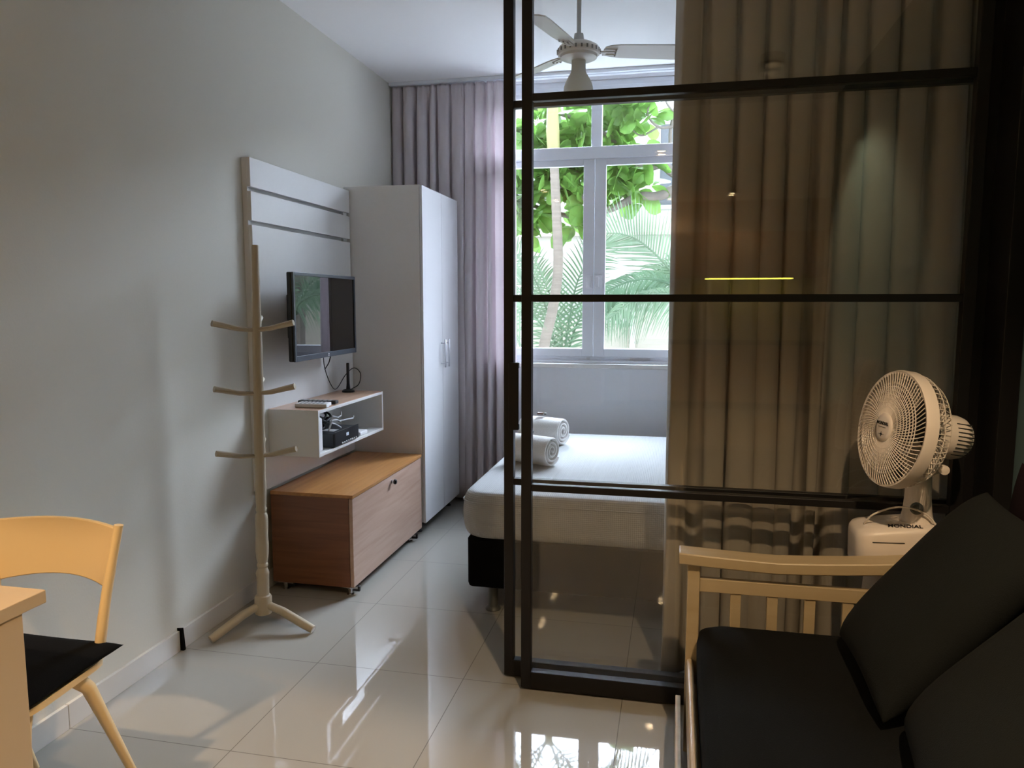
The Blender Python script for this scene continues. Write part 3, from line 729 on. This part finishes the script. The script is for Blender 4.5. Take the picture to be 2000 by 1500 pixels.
for sgn in (-1, 1):
    xc = -1.705
    top = Vector((xc + sgn * .220, 1.735, .813)); md = Vector((xc + sgn * .185, 1.715, .62)); bt = Vector((xc + sgn * .160, 1.70, .44))
    if sgn < 0: top.x = max(top.x, XW + .032)
    b = bmesh.new(); tube(b, spline([top, md, bt], 6), [.0135] * 4 + [.015] * 4 + [.016] * 5, 14, flat=.85); obj('back_post', b, M['ivory'], ch, smooth='auto')
    b = bmesh.new(); a = Vector((xc + sgn * .155, 1.64, .425)); e = Vector((xc + sgn * .185, 1.80, .0))
    tube(b, [a + Vector((-sgn * .02, -.02, .004)), a.lerp(e, .12), a.lerp(e, .5), e], [.030, .023, .018, .0135], 14, flat=.8); obj('leg', b, M['ivory'], ch, smooth='auto')
    b = bmesh.new(); a = Vector((xc + sgn * .155, 1.45, .425)); e = Vector((xc + sgn * .178, 1.405, .0))
    tube(b, [a + Vector((-sgn * .02, .02, .004)), a.lerp(e, .12), a.lerp(e, .5), e], [.028, .021, .017, .013], 14, flat=.8); obj('leg', b, M['ivory'], ch, smooth='auto')
b = bmesh.new(); n = 24; g = []
for i in range(n + 1):
    u = -1 + 2 * i / n
    yb = 1.735 + .045 * (1 - u * u); zt_ = .800 + .008 * (1 - u * u); zb = .628 + .016 * (1 - u * u)
    hwt = .214; hwb = .180
    g.append([b.verts.new((-1.705 + u * hwt * (1 if u > 0 else .97), yb, zt_)), b.verts.new((-1.705 + u * hwb, yb - .012, zb)), b.verts.new((-1.705 + u * hwb, yb + .001, zb)), b.verts.new((-1.705 + u * hwt * (1 if u > 0 else .97), yb + .013, zt_))])
for a_, c_ in zip(g, g[1:]):
    for k in range(4): b.faces.new([a_[k], a_[(k + 1) % 4], c_[(k + 1) % 4], c_[k]])
b.faces.new(g[0]); b.faces.new(g[-1][::-1])
obj('backrest', b, M['ivory'], ch, smooth='auto', bevel=.003)
b = bmesh.new(); cushion(b, T(-1.690, 1.560, .470) @ Matrix.Rotation(math.radians(2), 4, 'X'), .212, .160, .020, pw=5, pinch=.05)
tag(obj('seat_cushion', b, M['bfab'], loc=(-1.69, 1.55, .455), smooth=True), 'thin black cushion lying on the seat of the ivory chair', 'cushion')

# ================================================================== DAYBED (lower right)
db = thing('daybed', 'pale wooden daybed with slatted arm and black seat at the lower right', 'daybed', (.5, 1.5, 0))
AY = 2.31; W = M['sofawood']
obj('arm_post', B((.055, .093, AY, AY + .045, 0, .625)), W, db, bevel=.003)
obj('arm_post', B((.945, .99, AY, AY + .045, 0, .70)), W, db, bevel=.003)
b = bmesh.new(); n = 20; rows = []
for i in range(n + 1):
    t = i / n; x = .028 + t * .965
    dip = -.012 * math.sin(PI * min(1, t * 1.25)) if t < .8 else 0
    z = .657 + dip + .055 * max(0, t - .30)
    y0_ = AY - .020; y1_ = AY + .062
    rows.append([b.verts.new((x, y0_, z - .036)), b.verts.new((x, y1_, z - .036)), b.verts.new((x, y1_, z)), b.verts.new((x, y0_, z))])
for a_, c_ in zip(rows, rows[1:]):
    for k in range(4): b.faces.new([a_[k], a_[(k + 1) % 4], c_[(k + 1) % 4], c_[k]])
b.faces.new(rows[0][::-1]); b.faces.new(rows[-1])
obj('armrest', b, W, db, bevel=.004, smooth='auto')
obj('cross_rail', B((.093, .945, AY + .010, AY + .034, .528, .570)), W, db, bevel=.002)
obj('cross_rail', B((.093, .945, AY + .010, AY + .034, .20, .26)), W, db, bevel=.002)
for k in range(7):
    x = .186 + k * .108
    obj('slat', B((x, x + .032, AY + .014, AY + .030, .26, .528)), W, db, bevel=.0015)
obj('side_rail', B((.058, .080, .0, AY, .20, .315)), M['sofawood'], db, bevel=.009, seg=3)
obj('trundle_panel', B((.028, .044, .0, 2.335, .03, .175)), M['sofawood'], db, bevel=.002)
obj('back_rail', B((.95, .985, .0, AY, .20, .30)), W, db, bevel=.003)
obj('bed_slats', B((.08, .95, .02, AY - .01, .215, .235)), W, db)
b = bmesh.new(); stack(b, [rrect(.100, .99, .02, AY - .01, .05, .236), rrect(.088, 1.0, .01, AY - .002, .06, .27), rrect(.086, 1.0, .01, AY - .002, .06, .39), rrect(.092, 1.0, .015, AY - .006, .06, .425), rrect(.12, .98, .05, AY - .03, .05, .440)])
obj('seat_mattress', b, M['sofafab'], db, smooth=True)
def pil(loc, rz, ry, rx, a, bb, t, label, m, name='back_cushion'):
    b = bmesh.new(); R = T(*loc) @ Matrix.Rotation(rz, 4, 'Z') @ Matrix.Rotation(ry, 4, 'Y') @ Matrix.Rotation(rx, 4, 'X')
    cushion(b, R, a, bb, t, n=18, pw=4, pinch=.05)
    return tag(obj(name, b, m, loc=loc, smooth=True), label, 'cushion')
PIL = [((.665, 2.00, .685), 0, math.radians(-51), 0, .285, .235, .075, 'large dark grey cushion leaning at the far end of the daybed below the fan', M['pillfab']),
       ((.680, 1.47, .690), math.radians(-10), math.radians(-49), 0, .30, .27, .085, 'dark grey cushion lying low at the near right corner of the daybed', M['pillfab']),
       ((.925, 1.985, .715), 0, math.radians(-84), 0, .265, .32, .050, 'very dark plum cushion upright against the right wall behind the grey cushions', M['plum'])]
for p in PIL: pil(*p)

# ================================================================== TABLE FAN ON PEDESTAL
ff = thing('pedestal_fan', 'white fan with round cage on a white stand behind the daybed arm', 'fan', (.66, 2.45, 0))
FX, FY = .665, 2.482
FW = M['fanw']
hc = Vector((.640, 2.380, 1.050))                      # centre of cage
nrm = Vector((-.95, -.265, .15)).normalized()           # facing direction
upv = (Vector((0, 0, 1)) - nrm * nrm.z).normalized(); rt = upv.cross(nrm).normalized()
MH = Matrix((( rt.x, upv.x, nrm.x, hc.x), (rt.y, upv.y, nrm.y, hc.y), (rt.z, upv.z, nrm.z, hc.z), (0, 0, 0, 1)))
RC = .171
b = bmesh.new()
lathe(b, [(RC - .006, .012), (RC + .001, .014), (RC + .004, .006), (RC + .004, -.022), (RC - .004, -.024), (RC - .004, .006), (RC - .006, .012)], MH, 64, cap=False)
cg = obj('cage_rim', b, FW, ff, smooth='auto')
b = bmesh.new()
def dome(r): return .014 + .018 * (1 - (r / RC) ** 2)
ns = 78
for k in range(ns):
    a0 = 2 * PI * k / ns
    pts = []
    for i in range(7):
        t = i / 6; r = .040 + (RC - .044) * t; a = a0 + .35 * t
        pts.append(MH @ Vector((r * math.cos(a), r * math.sin(a), dome(r))))
    tube(b, pts, .0016, 4, cap=False)
for r in (.062, .076, .088, .100, .112, .124, .134):
    tube(b, [MH @ Vector((r * math.cos(2 * PI * k / 72), r * math.sin(2 * PI * k / 72), dome(r))) for k in range(73)], .0015, 4, cap=False)
obj('front_grille', b, FW, ff)
b = bmesh.new(); lathe(b, [(.044, .028), (.043, .0335), (.030, .0365), (.004, .038)], MH, 32); hb = obj('grille_badge', b, FW, ff, smooth=True)
lettering('badge_letters', 'MONDIAL', .0135, MH @ T(0, .012, .0385), M['print'], hb)
b = bmesh.new(); box(b, -.018, .018, .0005, .0016, .0375, .0388, MH); box(b, -.014, .014, -.0206, -.0198, .0360, .0376, MH); box(b, -.0012, .0012, -.0275, -.0125, .0360, .0376, MH)
box(b, -.005, .005, -.0225, -.0180, .0360, .0376, MH); obj('badge_mark', b, M['print'], hb)
b = bmesh.new()
for k in range(60):
    a = 2 * PI * k / 60; pts = []
    for r, h in ((RC - .002, -.020), (RC - .004, -.045), (RC - .022, -.075), (.10, -.09), (.045, -.095)): pts.append(MH @ Vector((r * math.cos(a), r * math.sin(a), h)))
    tube(b, pts, .0015, 4, cap=False)
for r, h in ((RC - .004, -.045), (RC - .02, -.072), (.10, -.09)):
    tube(b, [MH @ Vector((r * math.cos(2 * PI * k / 64), r * math.sin(2 * PI * k / 64), h)) for k in range(65)], .0015, 4, cap=False)
obj('rear_grille', b, FW, ff)
# blades
for k in range(3):
    b = bmesh.new(); n = 8; g = {}
    for i in range(n + 1):
        for j in range(n + 1):
            r = .028 + .112 * i / n; sw = (.55 + .30 * math.sin(PI * i / n)) ; a = 2 * PI * k / 3 + sw * (j / n - .5) * 1.5 + .5 * i / n
            hgt = -.035 + .035 * (j / n - .5)
            g[i, j] = b.verts.new(MH @ Vector((r * math.cos(a), r * math.sin(a), hgt)))
    for i in range(n):
        for j in range(n): b.faces.new([g[i, j], g[i + 1, j], g[i + 1, j + 1], g[i, j + 1]])
    solid(obj('blade', b, M['fand'], ff, smooth=True), .002)
b = bmesh.new(); lathe(b, [(.032, -.06), (.032, -.01), (.024, .004), (.004, .008)], MH, 24); obj('blade_hub', b, M['fand'], ff, smooth='auto')
b = bmesh.new(); lathe(b, [(.045, -.088), (.064, -.092), (.066, -.105), (.066, -.182), (.061, -.200), (.050, -.215), (.03, -.221), (.004, -.223)], MH, 32)
mh = obj('motor_housing', b, FW, ff, smooth='auto')
b = bmesh.new()
for k in range(-4, 5):
    v = k * .0115; u = math.sqrt(max(.0665 ** 2 - v * v, 0))
    box(b, u - .004, u + .0008, v - .0014, v + .0014, -.203, -.155, MH) if u > .02 else None
    box(b, -u - .0008, -u + .004, v - .0014, v + .0014, -.203, -.155, MH) if u > .02 else None
obj('vent_slots', b, M['print'], mh)
b = bmesh.new(); kp = MH @ Vector((0, .062, -.140)); lathe(b, [(.006, -.006), (.006, .022), (.012, .023), (.012, .029), (.008, .031)], T(*kp), 16); obj('swing_knob', b, FW, ff, smooth='auto')
nk = MH @ Vector((0, -.05, -.13))
b = bmesh.new(); tube(b, [nk, Vector((nk.x, nk.y, nk.z - .05)), Vector((FX + .078, FY - .01, .90))], [.026, .026, .022], 16); obj('neck_joint', b, FW, ff, smooth='auto')
b = bmesh.new(); lathe(b, [(.004, 0), (.014, .002), (.014, .016), (.004, .018)], T(nk.x + .02, nk.y - .036, nk.z - .045) @ Matrix.Rotation(PI / 2, 4, 'X'), 14); obj('tilt_screw', b, FW, ff, smooth='auto')
b = bmesh.new(); cxx = FX + .078
lathe(b, [(.052, .745), (.046, .758), (.041, .785), (.038, .82), (.035, .90), (.026, .930)], T(cxx, FY - .01, 0), 28); obj('column', b, FW, ff, smooth='auto')
b = bmesh.new(); lathe(b, [(.019, 0), (.019, .004), (.015, .008), (.003, .009)], T(cxx - .014, FY - .049, .800) @ Matrix.Rotation(PI / 2, 4, 'X') @ T(0, 0, 0), 24); obj('speed_dial', b, M['grey_plastic'], ff, smooth='auto')
# housing under the column, wedge shaped with rounded corners
b = bmesh.new()
def rr2(s, z, tilt_): 
    o_ = rrect(FX - .105 * s, FX + .135 * s, FY - .092 * s, FY + .092 * s, .05 * s, z)
    for p in o_: p.z += tilt_ * (p.x - FX) 
    return o_
stack(b, [rr2(.94, .598, 0), rr2(.98, .612, 0), rr2(1.0, .70, .04), rr2(.985, .722, .10), rr2(.93, .736, .14), rr2(.6, .746, .12)])
hs = obj('switch_housing', b, FW, ff, smooth=True)
lettering('brand_letters', 'MONDIAL', .021, T(FX + .030, FY - .068, .7475) @ Matrix.Rotation(math.radians(-10), 4, 'Z') @ Matrix.Rotation(math.radians(22), 4, 'X') @ Matrix.Rotation(math.radians(-5), 4, 'Y'), M['print'], hs)
b = bmesh.new(); box(b, -.045, .045, -.001, .002, -.0012, .0012, T(FX - .02, FY - .0925, .700) @ Matrix.Rotation(math.radians(-2), 4, 'Y')); obj('seam_slot', b, M['print'], hs)
b = bmesh.new(); stack(b, [rrect(FX - .15, FX + .15, FY - .09, FY + .09, .06, 0), rrect(FX - .15, FX + .15, FY - .09, FY + .09, .06, .02), rrect(FX - .07, FX + .09, FY - .07, FY + .07, .05, .045),
                           rrect(FX - .065, FX + .085, FY - .065, FY + .065, .045, .45), rrect(FX - .055, FX + .08, FY - .06, FY + .06, .04, .60)])
obj('stand', b, FW, ff, smooth='auto')
b = bmesh.new(); tube(b, spline([(FX - .075, FY - .02, .735), (FX - .055, FY - .05, .775), (FX + .0, FY - .07, .805), (FX + .06, FY - .07, .80), (FX + .11, FY - .06, .765), (FX + .135, FY - .08, .70)]), .0028, 8); obj('power_cord', b, FW, ff, smooth=True)

# ================================================================== DOWNLIGHTS AND KITCHEN BEHIND THE VIEWPOINT
glow = emis('lamp_glow', (1.0, .72, .38), 60.0)
for i, (x, y) in enumerate(((-.16, -2.0), (-1.62, -5.06), (-1.63, -4.12), (-.11, -5.2), (.67, -4.92), (-1.70, .10), (.50, .60))):  # last one is an added fill lamp for the dim right side
    dl = thing('downlight', ('recessed ceiling downlight nearest the daybed', 'recessed ceiling downlight in the far left corner of the kitchen', 'recessed ceiling downlight along the left wall',
                             'recessed ceiling downlight over the kitchen counter', 'recessed ceiling downlight in front of the cabinets', 'recessed ceiling downlight by the left wall above the table', 'added ceiling downlight above the daybed, brightening the right side')[i], 'ceiling light', (x, y, 2.79), 'kitchen ceiling downlights')
    zr_ = 2.742 if i > 4 else 2.788; b = bmesh.new(); lathe(b, [(.060, zr_), (.064, zr_), (.066, 2.7995), (.060, 2.7995)], T(x, y, 0), 24, cap=False); obj('trim_ring', b, M['blackp'] if i > 4 else M['whitep'], dl, smooth='auto')
    b = bmesh.new(); lathe(b, [(.035, 2.796), (.035, 2.799)], T(x, y, 0), 24); obj('lens', b, glow, dl)
    L = bpy.data.lights.new('lamp_light', 'SPOT'); L.energy = (LAMP_W, TABLE_LAMP_W, DAYBED_FILL_W)[max(0, i - 4)]; L.color = LAMP_COL; L.spot_size = math.radians((140, 84, 112)[max(0, i - 4)]); L.spot_blend = (.7, .14, .3)[max(0, i - 4)]; L.shadow_soft_size = .035 if i < 5 else .03
    lo_ = bpy.data.objects.new('lamp_light', L); C.objects.link(lo_); lo_.parent = dl; lo_.location = (0, 0, 0)

kc = thing('kitchen_cabinet', 'wooden upper kitchen cabinet row seen reflected in the glass', 'cabinet', (.9, -5.400, 1.68))
obj('body', B((-.6, 2.2, -5.590, -5.260, 1.74, 2.35)), M['kit'], kc, bevel=.002)
for k in range(4):
    x = -.6 + k * .7; dd = obj('cabinet_door', B((x + .002, x + .698, -5.260, -5.242, 1.742, 2.348)), M['kit'], kc, bevel=.002)
b = B((.38, 1.5, -5.300, -5.280, 1.724, 1.7395)); tag(obj('led_strip', b, emis('led_glow', (.85, .80, .10), 14.0), loc=(.9, -5.290, 1.665)), 'yellow led strip under the upper kitchen cabinet, seen reflected in the glass', 'light')
kb = thing('kitchen_counter', 'kitchen counter with wooden base cabinets seen reflected in the glass', 'counter', (.9, -5.300, 0))
obj('base_cabinet', B((-.6, 2.2, -5.580, -5.020, .1, .86)), M['kit'], kb, bevel=.002)
obj('plinth', B((-.58, 2.18, -5.580, -5.060, 0, .1)), M['blackp'], kb)
obj('worktop', B((-.62, 2.22, -5.580, -4.990, .86, .90)), M['tvb'], kb, bevel=.003)
fg = thing('tall_cabinet', 'tall wooden kitchen cabinet seen reflected in the glass', 'cabinet', (-1.3, -5.250, 0))
obj('body', B((-1.65, -.98, -5.580, -5.040, .0, 2.35)), M['kit'], fg, bevel=.002)
obj('cabinet_door', B((-1.648, -.982, -5.038, -5.020, .1, 1.16)), M['kit'], fg, bevel=.002)
obj('cabinet_door', B((-1.648, -.982, -5.038, -5.020, 1.165, 2.345)), M['kit'], fg, bevel=.002)

# ================================================================== GARDEN OUTSIDE
g = obj('courtyard_ground', B((-9, 9, 5.46, 16, -.14, 0)), M['ground']); g['kind'] = 'structure'
bd = thing('building', 'cream rendered building beyond the garden', 'building', (-1, 12.5, 0))
obj('facade', B((-9, 9, 12.0, 12.4, 0, 4.78)), M['facade2'], bd)
obj('cornice', B((-9, 9, 11.9, 12.0, 2.45, 2.52)), M['facade2'], bd, bevel=.01)
for x0, x1, z0, z1 in ((-.28, .55, 2.9, 4.1), (-3.4, -2.5, 2.9, 4.1), (-1.9, -1.1, 3.2, 4.2), (1.9, 2.8, 2.9, 4.1)):
    wf = obj('building_window', B((x0 - .06, x1 + .06, 11.95, 12.0, z0 - .06, z0), (x0 - .06, x1 + .06, 11.95, 12.0, z1, z1 + .06), (x0 - .06, x0, 11.95, 12.0, z0, z1), (x1, x1 + .06, 11.95, 12.0, z0, z1),
                                  ((x0 + x1) / 2 - .02, (x0 + x1) / 2 + .02, 11.95, 12.0, z0, z1)), mat('white_frame_outside', (.45, .45, .45), .6), bd)
    obj('pane', B((x0, x1, 11.97, 11.99, z0, z1)), M['pane'], wf)
gw = thing('garden_wall', 'low beige garden wall with a pier behind the palms', 'wall', (-1, 10.7, 0))
obj('panel', B((-9, -.62, 10.75, 10.95, 0, 1.12)), M['facade'], gw)
obj('pier', B((-.62, -.54, 10.6, 11.0, 0, 1.27)), M['facade2'], gw, bevel=.01)
obj('coping', B((-9, -.62, 10.72, 10.98, 1.12, 1.17)), M['facade2'], gw, bevel=.01)
obj('panel', B((-.54, 9, 10.65, 10.95, 0, 1.28)), M['facade'], gw)

def frond(pts, nl, lmax, wl, seed, spread=1.0, droop=.5, upb=0.0):
    """pts: rachis control points; leaflets on both sides"""
    rnd = random.Random(seed); b = bmesh.new(); sp = spline(pts, 12); N = len(sp)
    tube(b, sp, [.014 * (1 - .8 * i / (N - 1)) + .002 for i in range(N)], 6)
    side0 = None
    for k in range(nl):
        t = .12 + .88 * k / (nl - 1); i = min(int(t * (N - 1)), N - 2); p = sp[i].lerp(sp[i + 1], t * (N - 1) - i)
        d = (sp[min(i + 1, N - 1)] - sp[max(i - 1, 0)]).normalized()
        sd = d.cross(Vector((0, 1, 0)))            # in-picture side: fronds are seen broadside
        sd = (sd if sd.length > .1 else Vector((1, 0, 0))).normalized()
        ln = lmax * (math.sin(PI * (.12 + .80 * t)) ** .6)
        for s in (-1, 1):
            o = (sd * s * spread + d * .75 + Vector((0, rnd.uniform(-.35, .35), upb + rnd.uniform(-.08, .08)))).normalized()
            L = ln * rnd.uniform(.85, 1.08); wd_ = o.cross(Vector((0, 1, rnd.uniform(-.6, .6)))).normalized() * wl
            prev = None
            for q in range(5):
                f = q / 4; c = p + o * L * f + Vector((0, 0, -droop * L * f * f)); wq = wd_ * (1, 1.2, 1.0, .6, .08)[q]
                cur = (b.verts.new(c - wq), b.verts.new(c + wq))
                if prev: b.faces.new([prev[0], prev[1], cur[1], cur[0]])
                prev = cur
    return b

pt = thing('palm_tree', 'slender ringed palm trunk rising in front of the left window panes', 'palm tree', (-1.52, 8.0, 0))
b = bmesh.new(); tp = spline([(-1.52, 8, 0), (-1.385, 8, .926), (-1.29, 8, 1.35), (-1.234, 8, 1.801), (-1.26, 8, 2.444), (-1.285, 8, 2.9)], 14)
tube(b, tp, [.060 - .015 * i / (len(tp) - 1) + .003 * (i % 2) for i in range(len(tp))], 14); obj('trunk', b, M['pbark'], pt, smooth='auto')
b = bmesh.new(); tube(b, [(-1.285, 8, 2.88), (-1.30, 8, 3.2), (-1.305, 8, 3.5), (-1.31, 8, 3.62)], [.062, .070, .055, .04], 14); obj('crownshaft', b, M['crown'], pt, smooth=True)
for k, (dx, dy, dz, hgt) in enumerate(((-1.1, .2, .3, .7), (1.1, .3, .35, .75), (-.8, -.5, .0, .75), (.8, -.4, .1, .85))):
    a = Vector((-1.31, 8, 3.55)); e = a + Vector((dx, dy, dz)); m_ = a + Vector((dx * .45, dy * .45, hgt * .75))
    obj('frond', frond([a, m_, e], 26, .42, .012, 40 + k, droop=.45), M['palm2'], pt)

def palm(name, label, root, crown, fr_list, m, seed):
    t = thing('palm', label, 'palm', root)
    b = bmesh.new(); tube(b, [Vector(root), Vector(root).lerp(Vector(crown), .5), Vector(crown)], [.09, .075, .05], 12); obj('trunk', b, M['pbark'], t, smooth='auto')
    for k, (pts, nl, lm, wl, dr_, ub) in enumerate(fr_list):
        obj('frond', frond([crown] + pts, nl, lm, wl, seed + k, droop=dr_, upb=ub), m if k % 2 else M['palm2'], t)
    return t
Cn = (.36, 7.6, 1.28)
palm('palm', 'feathery palm with a big arching frond in the right window panes', (.42, 7.6, 0), Cn, [
    ([(.05, 7.55, 1.60), (-.22, 7.5, 1.90), (-.48, 7.5, 2.07), (-.80, 7.5, 2.10)], 42, .50, .0070, .05, .25),
    ([(.10, 7.45, 1.50), (-.22, 7.4, 1.64), (-.55, 7.4, 1.58), (-.84, 7.4, 1.38)], 44, .36, .0085, .80, 0),
    ([(.15, 7.3, 1.42), (-.10, 7.2, 1.50), (-.38, 7.2, 1.44), (-.62, 7.2, 1.26)], 34, .28, .008, .9, 0),
    ([(.25, 7.7, 1.6), (.0, 7.9, 1.78), (-.2, 8.1, 1.75), (-.4, 8.3, 1.55)], 36, .36, .007, .6, 0),
    ([(.5, 7.6, 1.7), (.8, 7.6, 1.9), (1.2, 7.6, 1.8)], 30, .4, .010, .7, 0),
], M['palm'], 100)
Cm = (-1.27, 8.5, .45)
palm('palm', 'low clumping palm with upright fronds just outside the left window pane', (-1.27, 8.5, 0), Cm, [
    ([(-1.40, 8.5, 1.2), (-1.62, 8.5, 1.75), (-1.95, 8.5, 2.1)], 30, .46, .0085, .25, .1),
    ([(-1.18, 8.5, 1.2), (-1.07, 8.5, 1.70), (-.82, 8.5, 2.08)], 30, .46, .0085, .2, .1),
    ([(-1.45, 8.4, 1.1), (-1.8, 8.4, 1.47), (-2.2, 8.4, 1.5)], 30, .42, .009, .5, 0),
    ([(-1.13, 8.6, 1.1), (-.92, 8.6, 1.42), (-.60, 8.6, 1.50)], 28, .42, .009, .5, 0),
    ([(-1.30, 8.7, 1.1), (-1.45, 8.8, 1.5), (-1.62, 8.9, 1.85)], 28, .42, .0085, .3, 0),
], M['palm'], 140)
Cl = (-2.3, 7.8, .7)
palm('palm', 'feathery palm arching in from the left side of the garden', (-2.35, 7.8, 0), Cl, [
    ([(-2.1, 7.8, 1.4), (-1.85, 7.8, 1.8), (-1.45, 7.8, 1.85)], 32, .46, .009, .7, 0),
    ([(-2.2, 7.7, 1.5), (-2.1, 7.7, 2.0), (-1.8, 7.7, 2.2)], 28, .46, .009, .5, 0),
    ([(-2.1, 7.6, 1.2), (-1.8, 7.5, 1.45), (-1.45, 7.5, 1.25)], 30, .46, .009, .9, 0),
    ([(-2.4, 7.8, 1.5), (-2.7, 7.8, 1.9), (-3.1, 7.8, 1.9)], 30, .4, .010, .6, 0),
], M['palm'], 180)

# broad-leaved tree: trunk, branches, big leaves
bt = thing('broadleaf_tree', 'broad-leaved tree with bright green crown over the palms', 'tree', (.95, 8.7, 0))
b = bmesh.new()
br_l = [([(.95, 8.7, 0), (.90, 8.7, 1.2), (.75, 8.65, 2.2), (.62, 8.6, 2.55)], [.17, .14, .12, .10]),
        ([(.62, 8.6, 2.55), (.2, 8.55, 2.70), (-.05, 8.5, 2.63), (-.22, 8.5, 2.57), (-.42, 8.5, 2.575), (-.60, 8.5, 2.50), (-.80, 8.5, 2.43), (-.95, 8.5, 2.52), (-1.15, 8.5, 2.66), (-1.32, 8.5, 2.72)], [.10, .075, .06, .052, .045, .042, .036, .032, .026, .02]),
        ([(.75, 8.65, 2.2), (.4, 8.6, 2.7), (-.02, 8.5, 2.80), (-.18, 8.5, 2.90), (-.36, 8.5, 2.86), (-.5, 8.5, 2.9)], [.09, .07, .055, .045, .03, .02]),
        ([(-.36, 8.5, 2.86), (-.7, 8.6, 3.2), (-1.2, 8.7, 3.5), (-1.9, 8.8, 3.7)], [.03, .03, .025, .015]),
        ([(-.80, 8.5, 2.43), (-1.2, 8.7, 2.4), (-1.8, 8.8, 2.6), (-2.4, 8.8, 2.9)], [.036, .03, .022, .012]),
        ([(-.02, 8.5, 2.80), (-.1, 8.5, 3.2), (-.05, 8.5, 3.7), (-.3, 8.6, 4.2)], [.03, .02, .012, .008]),
        ([(-.06, 8.5, 3.3), (-.22, 8.4, 3.28), (-.34, 8.4, 3.42), (-.28, 8.4, 3.6)], [.016, .014, .01, .006]),
        ([(-.22, 8.4, 3.28), (-.40, 8.4, 3.2), (-.52, 8.4, 3.28), (-.60, 8.4, 3.3)], [.012, .01, .008, .006]),
        ([(-.02, 8.5, 3.4), (-.14, 8.4, 3.52), (-.16, 8.4, 3.66)], [.012, .01, .005]),
        ([(-.05, 8.5, 3.7), (-.3, 8.4, 3.72), (-.5, 8.4, 3.68)], [.012, .01, .006])]
for pts, rs in br_l:
    sp = spline(pts, 6); n = len(sp) - 1; tube(b, sp, [rs[min(int(i / n * (len(rs) - 1)), len(rs) - 2)] * (1 - (i / n * (len(rs) - 1)) % 1) + rs[min(int(i / n * (len(rs) - 1)) + 1, len(rs) - 1)] * ((i / n * (len(rs) - 1)) % 1) if i < n else rs[-1] for i in range(n + 1)], 9)
obj('trunk_and_branches', b, M['bark'], bt, smooth=True)
b = bmesh.new(); rnd = random.Random(17)
def leaf(c, d, s):
    u, v = frame_of(d); a = rnd.uniform(0, 6.28); u2 = u * math.cos(a) + v * math.sin(a); nn = d.cross(u2).normalized()
    prof = [(0, .04), (.18, .16), (.42, .30), (.68, .36), (.88, .24), (1.0, .02)]
    L = [];R_ = [];Mi = []
    for t, wv in prof:
        base = c + d * s * t + Vector((0, 0, -.25 * s * t * t)); Mi.append(b.verts.new(base - nn * .03 * s)); L.append(b.verts.new(base + u2 * s * wv)); R_.append(b.verts.new(base - u2 * s * wv))
    for i in range(len(prof) - 1):
        b.faces.new([L[i], Mi[i], Mi[i + 1], L[i + 1]]); b.faces.new([Mi[i], R_[i], R_[i + 1], Mi[i + 1]])
def cluster(c, n, rad, s):
    c = Vector(c)
    for _ in range(n):
        th = rnd.uniform(0, 6.28); ph = rnd.uniform(-.7, 1.0); d = Vector((math.cos(th) * math.cos(ph), math.sin(th) * math.cos(ph), math.sin(ph)))
        leaf(c + d * rad * rnd.uniform(.1, .6), d, s * rnd.uniform(.7, 1.15))
CL = [(-1.95, 8.6, 2.75), (-1.7, 8.4, 2.95), (-1.55, 8.7, 2.6), (-1.75, 8.5, 2.45), (-1.2, 8.8, 2.95), (-1.05, 8.6, 2.85), (-.9, 8.7, 2.98), (-1.35, 8.9, 2.5), (-1.15, 8.7, 2.3), (-.65, 8.5, 2.72), (-.75, 8.6, 2.95),
      (-.52, 8.5, 2.62), (-.58, 8.5, 2.88), (-.40, 8.5, 2.95), (-1.9, 8.5, 3.3), (-1.6, 8.7, 3.45), (-1.1, 8.6, 3.3), (-.95, 8.5, 3.5), (-.8, 8.6, 3.3), (-.62, 8.5, 3.45), (-1.45, 8.6, 2.85), (-1.5, 8.6, 3.15), (-1.25, 8.7, 3.15),
      (-.45, 8.5, 3.6), (-1.3, 8.7, 3.55), (-2.2, 8.8, 2.9), (-.35, 8.5, 3.4), (-2.4, 8.7, 2.6), (-.55, 8.6, 3.15), (-1.75, 8.6, 2.2), (-1.6, 8.5, 2.4), (-1.0, 8.6, 2.5), (-1.3, 8.5, 2.75), (-1.45, 8.5, 2.68), (-1.15, 8.6, 3.0), (-1.6, 8.6, 3.25), (-1.0, 8.7, 3.15), (-1.4, 8.9, 3.35), (-1.7, 8.6, 2.62), (-.75, 8.5, 3.6), (.5, 8.6, 3.2)]
for c in CL: cluster(c, 22, .2, .25)
cluster((-.30, 8.5, 2.68), 5, .08, .22); cluster((-.36, 8.4, 2.48), 3, .05, .2)
obj('foliage', b, M['leaf'], bt)
